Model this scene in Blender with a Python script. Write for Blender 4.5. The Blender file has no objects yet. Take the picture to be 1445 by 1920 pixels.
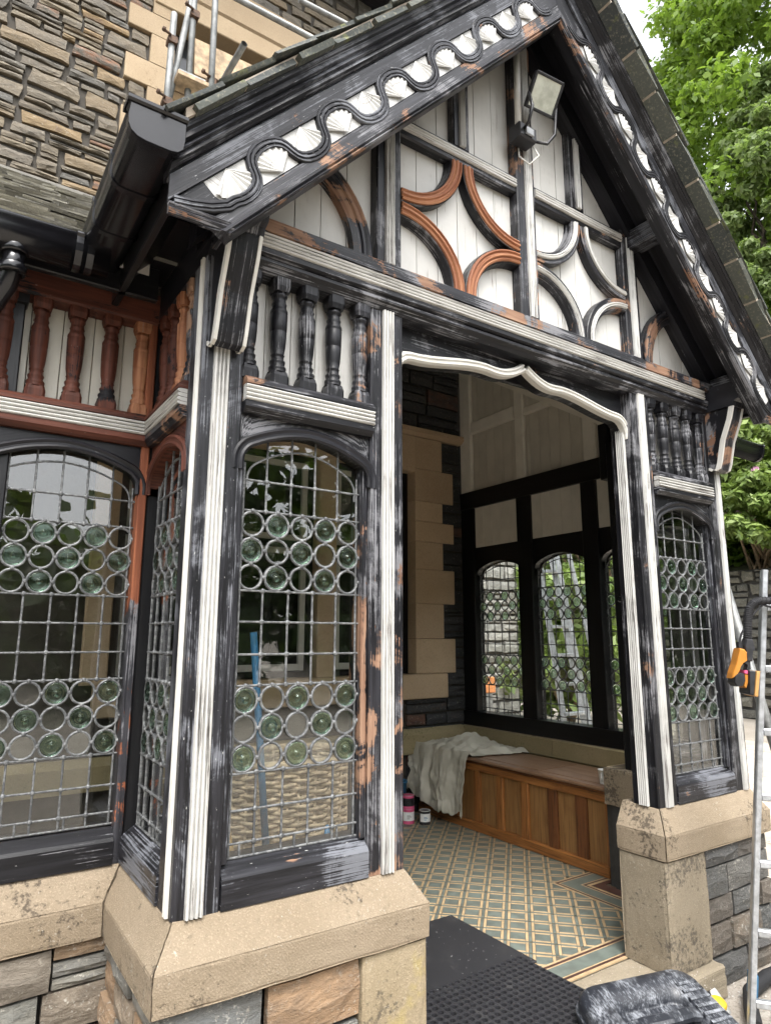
import bpy, bmesh, math, random
import numpy as np
from mathutils import Vector, Matrix
random.seed(11)
rng = np.random.default_rng(5)
V = Vector
sc = bpy.context.scene
COL = sc.collection

# ---------------------------------------------------------------- camera
yaw, pitch, roll = 0.592, 0.1876, 0.0022
fw = V((math.sin(yaw)*math.cos(pitch), math.cos(yaw)*math.cos(pitch), math.sin(pitch)))
rt = V((math.cos(yaw), -math.sin(yaw), 0)); up = rt.cross(fw)
r2 = rt*math.cos(roll) + up*math.sin(roll); u2 = up*math.cos(roll) - rt*math.sin(roll)
cam = bpy.data.cameras.new('camera'); cam_o = bpy.data.objects.new('camera', cam); COL.objects.link(cam_o)
M = Matrix.Identity(4)
for i in range(3):
    M[i][0] = r2[i]; M[i][1] = u2[i]; M[i][2] = -fw[i]
M[0][3], M[1][3], M[2][3] = -2.268, -2.108, 1.531
cam_o.matrix_world = M
cam.sensor_fit = 'VERTICAL'; cam.sensor_height = 24.0; cam.lens = 24.0*1239.1/1920
cam.clip_start = 0.05; cam.clip_end = 2000
sc.camera = cam_o

# ---------------------------------------------------------------- sky and sun
SUN_EL, SUN_AZ = math.radians(58), math.radians(205)     # azimuth measured from +Y towards +X
w = bpy.data.worlds.new('World'); sc.world = w; w.use_nodes = True
nt = w.node_tree; nt.nodes.clear()
sky = nt.nodes.new('ShaderNodeTexSky'); sky.sky_type = 'NISHITA'; sky.sun_disc = False
sky.sun_elevation = SUN_EL; sky.sun_rotation = SUN_AZ; sky.dust_density = 3.0; sky.air_density = 1.0
hs = nt.nodes.new('ShaderNodeHueSaturation'); hs.inputs['Saturation'].default_value = 0.16
bg = nt.nodes.new('ShaderNodeBackground'); bg.inputs['Strength'].default_value = 0.15
ow = nt.nodes.new('ShaderNodeOutputWorld')
nt.links.new(sky.outputs[0], hs.inputs['Color']); nt.links.new(hs.outputs[0], bg.inputs[0]); nt.links.new(bg.outputs[0], ow.inputs[0])
sl = bpy.data.lights.new('sun', 'SUN'); sl.energy = 0.7; sl.angle = math.radians(24); sl.color = (1, .965, .91)
so = bpy.data.objects.new('sun', sl); COL.objects.link(so)
sd = V((math.sin(SUN_AZ)*math.cos(SUN_EL), math.cos(SUN_AZ)*math.cos(SUN_EL), math.sin(SUN_EL)))
so.rotation_euler = sd.to_track_quat('Z', 'Y').to_euler(); so.location = (-6, -10, 14)
sc.view_settings.view_transform = 'Standard'; sc.view_settings.look = 'None'
sc.view_settings.exposure = 2.08; sc.view_settings.gamma = 1.0
sc.render.engine = 'CYCLES'
sc.cycles.use_denoising = True
sc.cycles.max_bounces = 8; sc.cycles.transparent_max_bounces = 16
sc.cycles.transmission_bounces = 8; sc.cycles.diffuse_bounces = 4; sc.cycles.glossy_bounces = 3; sc.cycles.use_adaptive_sampling = True; sc.cycles.adaptive_threshold = .02
sc.cycles.caustics_reflective = False; sc.cycles.caustics_refractive = False

# ---------------------------------------------------------------- node helper
class NT:
    def __init__(s, name):
        s.m = bpy.data.materials.new(name); s.m.use_nodes = True
        s.t = s.m.node_tree; s.t.nodes.clear()
        s.out = s.t.nodes.new('ShaderNodeOutputMaterial')
    def put(s, sock, val):
        if isinstance(val, bpy.types.NodeSocket): s.t.links.new(val, sock)
        elif val is not None:
            if isinstance(val, (tuple, list)) and len(val) == 3 and sock.type == 'RGBA': val = (*val, 1)
            sock.default_value = val
    def n(s, typ, out=0, props=None, **kw):
        nd = s.t.nodes.new('ShaderNode'+typ)
        for k, v in (props or {}).items(): setattr(nd, k, v)
        for k, v in kw.items():
            key = k.replace('_', ' ')
            if key.startswith('i') and key[1:].isdigit(): s.put(nd.inputs[int(key[1:])], v)
            else: s.put(nd.inputs[key], v)
        return nd.outputs[out]
    def math(s, op, a, b=0.0, c=None):
        nd = s.t.nodes.new('ShaderNodeMath'); nd.operation = op
        s.put(nd.inputs[0], a); s.put(nd.inputs[1], b)
        if c is not None: s.put(nd.inputs[2], c)
        return nd.outputs[0]
    def vmul(s, v, sc3):
        nd = s.t.nodes.new('ShaderNodeVectorMath'); nd.operation = 'MULTIPLY'; s.put(nd.inputs[0], v); nd.inputs[1].default_value = sc3
        return nd.outputs[0]
    def vadd(s, v, w):
        nd = s.t.nodes.new('ShaderNodeVectorMath'); nd.operation = 'ADD'; s.put(nd.inputs[0], v); s.put(nd.inputs[1], w)
        return nd.outputs[0]
    def noise(s, vec, scale, detail=3, rough=.55, dist=0.0):
        return s.n('TexNoise', Vector=vec, Scale=scale, Detail=detail, Roughness=rough, Distortion=dist)
    def ramp(s, v, lo, hi, a=0.0, b=1.0):
        nd = s.t.nodes.new('ShaderNodeMapRange'); nd.interpolation_type = 'SMOOTHSTEP'
        for i, x in enumerate((v, lo, hi, a, b)): s.put(nd.inputs[i], x)
        return nd.outputs[0]
    def mix(s, f, a, b):
        nd = s.t.nodes.new('ShaderNodeMix'); nd.data_type = 'RGBA'
        s.put(nd.inputs[0], f); s.put(nd.inputs[6], a); s.put(nd.inputs[7], b)
        return nd.outputs[2]
    def cramp(s, v, stops, interp='LINEAR'):
        nd = s.t.nodes.new('ShaderNodeValToRGB'); cr = nd.color_ramp; cr.interpolation = interp
        while len(cr.elements) < len(stops): cr.elements.new(.5)
        for e, (p, c) in zip(cr.elements, stops): e.position = p; e.color = (*c, 1)
        s.put(nd.inputs[0], v); return nd.outputs[0]
    def bump(s, h, strength=.3, dist=.01, normal=None):
        return s.n('Bump', Strength=strength, Distance=dist, Height=h, Normal=normal)
    def obj(s): return s.n('TexCoord', out=3)
    def uv(s): return s.n('TexCoord', out=2)
    def rnd(s): return s.n('ObjectInfo', out=s_rand)
    def bsdf(s, color, rough=.5, normal=None, metal=0.0, spec=.5, **kw):
        o = s.n('BsdfPrincipled', Base_Color=color, Roughness=rough, Metallic=metal, Normal=normal, **kw)
        return o
    def done(s, sh): s.t.links.new(sh, s.out.inputs['Surface']); return s.m
s_rand = 5
_t = bpy.data.materials.new('t'); _t.use_nodes = True
_oi = _t.node_tree.nodes.new('ShaderNodeObjectInfo')
s_rand = [o.name for o in _oi.outputs].index('Random'); bpy.data.materials.remove(_t)

def rpos(k, scale=29.0):
    r = k.math('MULTIPLY', k.rnd(), scale)
    c = k.n('CombineXYZ', X=r, Y=k.math('MULTIPLY', r, 1.7), Z=k.math('MULTIPLY', r, .6))
    return k.vadd(k.obj(), c)

# ---------------------------------------------------------------- materials
def painted(name, base, base2, wood, wood2, zsplit=None, bare=.70, scuff=.58, scuffc=(.16, .16, .17), rough=.38, fleck=.74, worn=.03):
    k = NT(name); p = rpos(k); uv = k.uv()
    uv = k.vadd(uv, k.n('CombineXYZ', X=k.math('MULTIPLY', k.rnd(), 53.0), Y=k.math('MULTIPLY', k.rnd(), 17.0)))
    g = k.noise(k.vmul(uv, (2.6, 150, 1)), 1.0, 5, .65, .25)
    g2 = k.noise(k.vmul(uv, (2.2, 42, 1)), 1.0, 3, .6, .2)
    pa = k.noise(p, 3.4, 6, .68, .5); pb = k.noise(k.vadd(p, (9, 4, 2)), 3.6, 5, .66, .6)
    gm = k.math('SUBTRACT', g, .5)
    sm = k.math('MULTIPLY', k.ramp(k.math('ADD', g, k.math('MULTIPLY', k.math('SUBTRACT', pa, .5), 1.1)), scuff+.04, scuff+.16), .8)
    c = k.mix(k.ramp(g2, .35, .7), base, base2)
    c = k.mix(sm, c, k.mix(g, scuffc, tuple(x*1.7 for x in scuffc)))
    if zsplit:
        zz = k.math('ADD', k.n('SeparateXYZ', out=2, Vector=k.obj()), k.math('MULTIPLY', k.math('SUBTRACT', pb, .5), zsplit[1]))
        bare = k.ramp(zz, zsplit[0]-.15, zsplit[0]+.15, bare, .25); worn = k.math('ADD', bare, worn)
    else: worn = bare+worn
    bm = k.ramp(k.math('ADD', pb, k.math('MULTIPLY', gm, .34)), bare, worn)
    wd = k.mix(k.ramp(g2, .35, .68), wood, wood2)
    c = k.mix(bm, c, wd)
    fl = k.ramp(k.noise(k.vmul(uv, (40, 150, 1)), 1.0, 2, .5), fleck, fleck+.05)
    c = k.mix(k.math('MULTIPLY', fl, .7), c, (.62, .62, .6))
    r = k.mix(sm, (rough,)*3, (.7,)*3); r = k.mix(bm, r, (.75,)*3)
    h = k.math('ADD', k.math('MULTIPLY', g, .6), k.math('ADD', k.math('MULTIPLY', bm, -.5), k.math('MULTIPLY', g2, .5)))
    return k.done(k.bsdf(c, r, k.bump(h, .55, .0025), Specular_IOR_Level=.3))
ORG1, ORG2 = (.185, .10, .064), (.30, .185, .122)
RED1, RED2 = (.058, .019, .012), (.125, .040, .024)
BK, BK2 = (.0065, .0065, .008), (.014, .014, .017)
BLK = painted('black_paint', BK, BK2, ORG1, ORG2, bare=.69, scuff=.525)
BLKC = painted('black_paint_sound', BK, (.016, .016, .021), RED1, RED2, bare=.86, scuff=.70, fleck=.80)
BLKW = painted('black_paint_scuffed', BK, (.026, .026, .031), ORG1, ORG2, bare=.67, scuff=.475, scuffc=(.125, .13, .145), fleck=.71)
BLKO = painted('black_paint_flaking', BK, (.03, .03, .036), ORG1, ORG2, bare=.555, scuff=.50, worn=.02)
BLKP2 = painted('beam_flaking_paint', BK, (.03, .03, .036), ORG1, ORG2, bare=.515, scuff=.48, worn=.02)
REDW = painted('stripped_red_wood', RED1, RED2, BK, BK2, bare=.60, scuff=.72, scuffc=(.16, .15, .15), rough=.6)
ORGW = painted('stripped_orange_wood', (.19, .065, .030), (.42, .20, .105), BK, BK2, bare=.66, scuff=.70, scuffc=(.3, .25, .22), rough=.65, fleck=.72)
CORNW = painted('half_stripped_post', BK2, (.05, .05, .057), (.16, .05, .025), (.30, .105, .05), zsplit=(1.72, .5), bare=.60, scuff=.5)
INBLK = painted('interior_black_paint', (.008, .008, .009), (.012, .012, .013), RED1, RED2, bare=.95, scuff=.9, fleck=.95, rough=.3)

def whitepaint(name, base, dirt, streak=.60, rough=.5, bare=.80):
    k = NT(name); p = rpos(k); uv = k.uv()
    uv = k.vadd(uv, k.n('CombineXYZ', X=k.math('MULTIPLY', k.rnd(), 53.0), Y=k.math('MULTIPLY', k.rnd(), 17.0)))
    g = k.noise(k.vmul(uv, (3.0, 170, 1)), 1.0, 4, .65, .2)
    pa = k.noise(p, 4.5, 5, .6, .3)
    st = k.ramp(k.math('ADD', g, k.math('MULTIPLY', k.math('SUBTRACT', pa, .5), .35)), streak, streak+.10)
    c = k.mix(k.ramp(pa, .3, .75), base, tuple(x*.86 for x in base))
    c = k.mix(st, c, dirt)
    bm = k.ramp(k.math('ADD', k.noise(k.vadd(p, (3, 8, 1)), 9, 4, .6), k.math('MULTIPLY', k.math('SUBTRACT', g, .5), .3)), bare, bare+.03)
    c = k.mix(bm, c, (.30, .13, .06))
    return k.done(k.bsdf(c, rough, k.bump(k.math('SUBTRACT', k.math('MULTIPLY', g, .4), st), .5, .002)))
WHT = whitepaint('white_paint_streaked', (.53, .523, .497), (.10, .088, .08), .545)
WHTC = whitepaint('white_paint', (.60, .585, .54), (.24, .21, .18), .63, bare=.95)
WBRD = whitepaint('white_board_paint', (.58, .57, .54), (.25, .22, .19), .62, bare=.97)
INWHT = whitepaint('shade_lifted_white_paint', (.80, .765, .69), (.45, .41, .34), .68, bare=.97)  # white paint with its colour raised to offset the shade inside the porch
CREAM = whitepaint('cream_board_paint', (.60, .575, .50), (.32, .28, .22), .64, bare=.97)
SHELL = whitepaint('carved_white_paint', (.52, .515, .495), (.22, .20, .185), .60, bare=.97)

def sandstone(name, c1, c2, dark, lich=.56, spots=.70, tool=0.0, yellow=.9, soot=.585):
    k = NT(name); p = rpos(k, 13.0)
    n1 = k.noise(p, 3.0, 6, .62, .3); n2 = k.noise(p, 55, 4, .7); n3 = k.noise(k.vadd(p, (5, 1, 7)), 2.2, 5, .6, .6)
    n4 = k.noise(p, 180, 2, .6)
    c = k.mix(k.ramp(n1, .3, .7), c1, c2)
    c = k.mix(k.math('MULTIPLY', k.rnd(), .45), c, tuple(x*y for x, y in zip(c1, (.62, .60, .60))))
    c = k.mix(k.math('MULTIPLY', k.ramp(n2, .5, .72), .35), c, tuple(x*.55 for x in c1))
    c = k.mix(k.math('MULTIPLY', k.ramp(n4, .52, .68), .22), c, tuple(min(1, x*1.7) for x in c2))
    ds = k.ramp(k.math('ADD', n3, k.math('MULTIPLY', k.math('SUBTRACT', n2, .5), .55)), soot, soot+.10)
    c = k.mix(k.math('MULTIPLY', ds, .8), c, dark)
    vo = k.noise(k.vadd(p, (1, 7, 3)), 75, 4, .7)
    sp = k.math('MULTIPLY', k.ramp(vo, .60, .68), k.ramp(k.noise(k.vadd(p, (2, 2, 9)), 5.0, 5, .7), lich, lich+.06))
    c = k.mix(k.math('MULTIPLY', sp, .65), c, (.46, .44, .38))
    ye = k.ramp(k.noise(k.vadd(p, (7, 3, 3)), 4.2, 4, .6), yellow, yellow+.1)
    c = k.mix(k.math('MULTIPLY', ye, .5), c, (.34, .27, .09))
    h = k.math('ADD', k.math('MULTIPLY', n2, .6), k.math('ADD', n4, k.math('MULTIPLY', ds, -.4)))
    if tool:
        wv = k.n('TexWave', Vector=p, Scale=55.0, Distortion=3.0, Detail=2.0, props={'bands_direction': 'DIAGONAL'})
        h = k.math('ADD', h, k.math('MULTIPLY', wv, tool))
    return k.done(k.bsdf(c, .88, k.bump(h, .6, .004)))
SAND = sandstone('sandstone', (.245, .192, .128), (.315, .254, .18), (.05, .038, .027), lich=.53, tool=.10, soot=.57)
SANDP = sandstone('sandstone_pier', (.265, .21, .13), (.33, .27, .18), (.085, .07, .05), lich=.53, yellow=.53, soot=.56)
SANDR = sandstone('sandstone_pier_grey', (.255, .212, .148), (.315, .268, .195), (.075, .063, .05), lich=.53, soot=.575)
SANDC = sandstone('dressed_sandstone', (.34, .255, .16), (.39, .30, .195), (.25, .18, .105), lich=.9, soot=.66)
SANDI = sandstone('shade_lifted_sandstone', (.54, .40, .26), (.60, .46, .31), (.26, .18, .11), lich=.9, soot=.76)  # sandstone lightened in colour to brighten the shaded porch interior
SANDM = sandstone('mossy_sandstone', (.30, .25, .13), (.38, .31, .18), (.12, .12, .05), lich=.72, soot=.6)

def rubble_mat(name, stops, lich=.62, rough=.85):
    k = NT(name); p = rpos(k, 31.0)
    n1 = k.noise(k.vmul(p, (1, 1, 2.6)), 7.0, 6, .66, .5); n2 = k.noise(p, 46, 4, .7)
    nl = k.noise(k.vmul(p, (1.3, 1.3, 5)), 6.0, 6, .7, .5)
    c = k.cramp(k.math('FRACT', k.math('ADD', k.rnd(), k.math('MULTIPLY', k.math('SUBTRACT', n1, .5), .16))), stops)
    c = k.mix(k.ramp(n1, .35, .75), c, k.mix(.55, c, (.05, .05, .048)))
    c = k.mix(k.math('MULTIPLY', k.ramp(nl, .54, .70), .4), c, (.045, .04, .035))
    c = k.mix(k.math('MULTIPLY', k.ramp(n2, .56, .75), .5), c, (.40, .37, .31))
    vo = k.noise(k.vadd(p, (1, 7, 3)), 60, 4, .7)
    sp = k.math('MULTIPLY', k.ramp(vo, .56, .66), k.ramp(k.noise(k.vadd(p, (2, 2, 9)), 5.0, 3, .6), lich, lich+.06))
    c = k.mix(k.math('MULTIPLY', sp, .6), c, (.42, .40, .35))
    h = k.math('ADD', n1, k.math('ADD', k.math('MULTIPLY', n2, .35), k.math('MULTIPLY', nl, .5)))
    return k.done(k.bsdf(c, rough, k.bump(h, .75, .02)))
RUB = rubble_mat('rubble_stone', [(0, (.125, .103, .076)), (.2, (.18, .147, .103)), (.4, (.15, .128, .10)), (.58, (.105, .099, .088)), (.72, (.19, .152, .10)), (.84, (.14, .12, .092)), (.92, (.26, .18, .09)), (.97, (.20, .10, .058)), (1, (.125, .103, .076))], lich=.62)
PLS = rubble_mat('plinth_stone', [(0, (.14, .145, .135)), (.25, (.25, .18, .115)), (.45, (.29, .185, .105)), (.6, (.115, .12, .12)), (.8, (.22, .20, .16)), (1, (.14, .145, .135))], lich=.47)
PLD = rubble_mat('dark_slate_stone', [(0, (.075, .077, .075)), (.3, (.12, .115, .105)), (.55, (.065, .065, .065)), (.8, (.16, .125, .09)), (1, (.075, .077, .075))], lich=.5)
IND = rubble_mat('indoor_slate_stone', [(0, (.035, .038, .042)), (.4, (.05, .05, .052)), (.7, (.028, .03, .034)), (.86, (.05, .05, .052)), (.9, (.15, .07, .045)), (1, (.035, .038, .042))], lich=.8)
GRW = rubble_mat('grey_wall_stone', [(0, (.30, .30, .28)), (.4, (.40, .39, .36)), (.7, (.26, .25, .23)), (1, (.30, .30, .28))], lich=.6)

def simple(name, c, rough=.6, metal=0.0, nscale=20, namt=.2, bump=.1, bscale=None, rv=0.0, dirt=None):
    k = NT(name); p = rpos(k, 7.0)
    n = k.noise(p, nscale, 4, .6)
    col = k.mix(k.ramp(n, .3, .7), tuple(x*(1-namt) for x in c), tuple(min(1, x*(1+namt)) for x in c))
    if rv: col = k.mix(k.math('MULTIPLY', k.rnd(), rv), col, tuple(x*.5 for x in c))
    if dirt: col = k.mix(k.math('MULTIPLY', k.ramp(k.noise(k.obj() if False else k.n('NewGeometry', out=0), 3.0, 6, .7, .5), .48, .75), .35), col, dirt)
    n2 = k.noise(p, bscale or nscale*3, 3, .6)
    rr = k.ramp(n, .2, .8, rough*.85, min(1, rough*1.15))
    return k.done(k.bsdf(col, rr, k.bump(n2, bump, .003), metal))
MORT = simple('dark_mortar', (.045, .042, .038), .95, bump=.5)
MORTH = simple('house_mortar', (.055, .048, .039), .95, bump=.5)
MORTL = simple('pale_mortar', (.42, .36, .29), .95, nscale=30, bump=.6)
PLAS = simple('black_gutter_plastic', (.006, .006, .0075), .2, nscale=6, namt=.25, bump=.04)
GALV = simple('galvanised_steel', (.23, .235, .23), .55, .5, nscale=14, namt=.25, bump=.15)
ALU = simple('aluminium', (.50, .52, .545), .38, .7, nscale=30, namt=.2, bump=.15)
RUST = simple('rusty_steel', (.10, .06, .04), .8, .2, nscale=40, namt=.5, bump=.4)
LEADIN = simple('dark_lead', (.06, .062, .065), .6, .3, nscale=60)
RUBR = simple('black_rubber', (.014, .014, .016), .75, nscale=90, namt=.4, bump=.3)
ORNG = simple('orange_plastic', (.42, .165, .022), .45, nscale=5, namt=.12)
BLKP = simple('black_plastic', (.015, .015, .017), .45, nscale=25, namt=.4)
BLUE = simple('blue_plastic', (.03, .14, .27), .5, nscale=9)
WHTP = simple('white_plastic', (.78, .78, .75), .4, nscale=9, namt=.06)
YEL = simple('yellow_plastic', (.85, .55, .04), .45, nscale=9, namt=.08)
PINK = simple('pink_label', (.60, .09, .20), .4, nscale=9, namt=.1)
DARKI = simple('dark_interior', (.02, .02, .02), .9)
WOODP = simple('rough_plank', (.42, .31, .20), .85, nscale=16, namt=.35, bump=.4)
WICK = simple('wicker', (.46, .36, .24), .7, nscale=40, namt=.35, bump=.3)
TINC = simple('tin_metal', (.5, .5, .5), .35, .9, nscale=9)
PINKF = simple('rhododendron_petal', (.52, .27, .40), .6, nscale=9, namt=.25)
TILEG = simple('grey_green_tile', (.15, .175, .152), .42, nscale=14, namt=.22, bump=.08, rv=.3, dirt=(.10, .085, .065))
TILEB = simple('buff_tile', (.52, .375, .215), .45, nscale=18, namt=.16, bump=.08, rv=.3, dirt=(.20, .155, .10))
TILED = simple('dark_brown_tile', (.075, .038, .03), .45, nscale=18, namt=.3, bump=.08)
GROUT = simple('floor_grout', (.12, .10, .07), .8, nscale=40)
LEADF = simple('lead_flashing', (.16, .15, .13), .7, .1, nscale=18)
BARK = simple('bark', (.085, .065, .048), .9, nscale=14, namt=.4, bump=.8)
TWIG = simple('twig', (.20, .14, .085), .9, nscale=14, namt=.4, bump=.4)

def lead_mat():
    k = NT('weathered_lead'); p = rpos(k, 3)
    n = k.noise(p, 60, 4, .65); n2 = k.noise(p, 9, 3, .6)
    c = k.mix(k.ramp(k.math('ADD', n, k.math('MULTIPLY', k.math('SUBTRACT', n2, .5), .5)), .40, .66), (.085, .088, .09), (.20, .205, .205))
    return k.done(k.bsdf(c, .55, k.bump(n, .4, .002), .25))
LEAD = lead_mat()

def glass_mat(name, tint, refl=1.0, rough=0.0, wob=.02):
    k = NT(name); p = rpos(k, 17)
    nrm = k.bump(k.noise(p, 7.0, 2, .5), wob, .02)
    dirt = k.ramp(k.noise(p, 26, 4, .65), .55, .85)
    bf = k.n('NewGeometry', out=6); fr = k.n('Fresnel', IOR=k.math('ADD', 1.52, k.math('MULTIPLY', bf, 1/1.52-1.52)), Normal=nrm)
    f = k.math('MINIMUM', k.math('MULTIPLY', fr, refl), 1.0)
    tr = k.n('BsdfTransparent', Color=tint)
    gl = k.n('BsdfGlossy', Color=(1, 1, 1), Roughness=rough, Normal=nrm)
    df = k.n('BsdfDiffuse', Color=(.5, .48, .42))
    a = k.n('MixShader', i0=f, i1=tr, i2=gl)
    return k.done(k.n('MixShader', i0=k.math('MULTIPLY', dirt, .05), i1=a, i2=df))
GLASS = glass_mat('window_glass', (.955, .965, .955), 1.3)
def bull_mat():
    k = NT('bullseye_green_glass'); p = rpos(k, 17)
    nrm = k.bump(k.noise(p, 30.0, 2, .5), .12, .01)
    g = k.n('BsdfGlass', Color=(.80, .91, .84), Roughness=.015, IOR=1.5, Normal=nrm)
    tr = k.n('BsdfTransparent', Color=(.80, .87, .82))
    return k.done(k.n('MixShader', i0=.4, i1=g, i2=tr))
BULL = bull_mat()
def floodglass():
    k = NT('floodlight_glass'); p = rpos(k, 3)
    c = k.mix(k.ramp(k.noise(p, 9, 4, .6), .35, .7), (.40, .42, .36), (.66, .68, .60))
    return k.done(k.bsdf(c, .22, k.bump(k.noise(p, 60, 2), .2, .003), .35))
FLG = floodglass()

def slate_mat(name, stops, lich=.6):
    k = NT(name); p = rpos(k, 19)
    n1 = k.noise(p, 9, 5, .65, .3); n2 = k.noise(p, 70, 3, .7)
    c = k.cramp(k.math('FRACT', k.math('ADD', k.rnd(), k.math('MULTIPLY', n1, .2))), stops)
    c = k.mix(k.math('MULTIPLY', k.ramp(n2, .52, .7), .5), c, (.30, .28, .20))
    c = k.mix(k.ramp(k.noise(k.vadd(p, (1, 5, 2)), 14, 4, .65), lich, lich+.1), c, (.13, .14, .06))
    return k.done(k.bsdf(c, .8, k.bump(k.math('ADD', n1, k.math('MULTIPLY', n2, .4)), .7, .01)))
SLATE = slate_mat('green_slate', [(0, (.055, .062, .055)), (.35, (.085, .09, .075)), (.7, (.045, .05, .048)), (1, (.055, .062, .055))])
STSL = slate_mat('stone_slate', [(0, (.15, .14, .115)), (.35, (.25, .235, .19)), (.7, (.10, .095, .08)), (1, (.15, .14, .115))], .8)

def oak_mat(name, c1, c2, c3):
    k = NT(name); p = rpos(k, 9); uv = k.vadd(k.uv(), k.n('CombineXYZ', X=k.math('MULTIPLY', k.rnd(), 31.0), Y=k.math('MULTIPLY', k.rnd(), 9.0)))
    g = k.noise(k.vmul(uv, (3.5, 75, 1)), 1.0, 5, .65, .6); q = k.noise(k.vmul(uv, (1.2, 11, 1)), 1.0, 3, .6, 1.4)
    c = k.mix(k.ramp(q, .35, .65), c1, c2); c = k.mix(k.math('MULTIPLY', k.ramp(g, .48, .66), .7), c, c3)
    c = k.mix(k.math('MULTIPLY', k.ramp(k.noise(p, 3.2, 4, .6), .55, .75), .45), c, c3)
    return k.done(k.bsdf(c, .42, k.bump(g, .25, .002)))
OAK = oak_mat('varnished_oak', (.27, .105, .028), (.36, .15, .043), (.085, .03, .011))
OAKD = oak_mat('dark_oak', (.12, .043, .016), (.19, .072, .024), (.04, .015, .008))
OAKP = oak_mat('oak_panel', (.25, .125, .043), (.31, .165, .06), (.14, .062, .023))
OAKT = oak_mat('worn_oak_top', (.25, .145, .085), (.33, .205, .13), (.13, .068, .04))

def cloth_mat():
    k = NT('cotton_dust_sheet'); p = rpos(k, 1)
    n = k.noise(p, 5, 5, .6, .4)
    c = k.mix(k.ramp(n, .3, .75), (.42, .395, .32), (.52, .495, .415))
    c = k.mix(k.ramp(k.noise(k.vadd(p, (4, 0, 2)), 8, 5, .7, .8), .70, .76), c, (.30, .18, .12))
    return k.done(k.bsdf(c, .95, k.bump(k.noise(p, 160, 2), .15, .002)))
CLOTH = cloth_mat()
def dusty(name, c, dust, thr=.52):
    k = NT(name); p = rpos(k, 1)
    n = k.noise(k.vmul(p, (1, .6, 1)), 9, 9, .78, .3); n2 = k.noise(k.vmul(p, (40, 9, 20)), 5, 3, .6); up_ = k.n('SeparateXYZ', out=2, Vector=k.n('NewGeometry', out=1))
    m = k.math('MULTIPLY', k.ramp(k.math('ADD', n, k.math('MULTIPLY', k.math('SUBTRACT', n2, .5), .5)), thr, thr+.26), k.ramp(up_, -.2, .9, .35, 1.0))
    return k.done(k.bsdf(k.mix(m, c, dust), k.ramp(m, 0, 1, .38, .8), k.bump(n2, .25, .002)))
CASE = dusty('dusty_black_plastic', (.018, .020, .026), (.27, .285, .31), .455)
MATD = dusty('dusty_rubber_mat', (.026, .026, .029), (.10, .096, .092), .56)

def leaf_mat(name, a, b, c3, trans=.45):
    k = NT(name)
    r = k.n('NewGeometry', out=8 if False else [o.name for o in k.t.nodes.new('ShaderNodeNewGeometry').outputs].index('Random Per Island'))
    p = k.obj()
    cl = k.noise(p, .55, 3, .6)
    c = k.cramp(k.math('FRACT', k.math('ADD', k.math('MULTIPLY', r, .75), k.math('MULTIPLY', cl, .25))), [(0, a), (.5, b), (1, c3)])
    d = k.n('BsdfPrincipled', Base_Color=c, Roughness=.5)
    t = k.n('BsdfTranslucent', Color=k.mix(.5, c, (.22, .34, .03)))
    return k.done(k.n('MixShader', i0=trans, i1=d, i2=t))
LEAF = leaf_mat('beech_leaf', (.09, .16, .022), (.16, .26, .035), (.25, .35, .06), .5)
LEAFB = leaf_mat('pale_leaf', (.15, .21, .08), (.21, .28, .11), (.28, .34, .15), .5)
LEAFR = leaf_mat('rhododendron_leaf', (.08, .13, .03), (.16, .23, .055), (.26, .33, .10), .3)
LEAFW = leaf_mat('woodland_leaf', (.035, .07, .018), (.06, .11, .025), (.09, .15, .035), .35)
def flags():
    k = NT('pale_gravel_paving'); p = k.obj()
    n = k.noise(p, 1.4, 5, .6); n2 = k.noise(p, 60, 3, .7); n3 = k.noise(p, 9, 5, .65, .5)
    c = k.mix(k.ramp(n, .3, .7), (.31, .275, .23), (.39, .35, .30)); c = k.mix(k.ramp(n2, .45, .75), c, (.20, .17, .14))
    c = k.mix(k.math('MULTIPLY', k.ramp(n3, .6, .75), .6), c, (.55, .52, .47))
    return k.done(k.bsdf(c, .9, k.bump(k.math('ADD', n2, n3), .6, .01)))
GROUND = flags()
GRASS = simple('lawn', (.07, .13, .03), .9, nscale=3, namt=.3, bump=.5, bscale=200)
FLAG = simple('paving_flag', (.46, .40, .33), .85, nscale=5, namt=.15, bump=.3, bscale=70)
def printed(name, bgc, ink, lines):
    return simple(name, bgc, .45, nscale=5, namt=.05)

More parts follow.
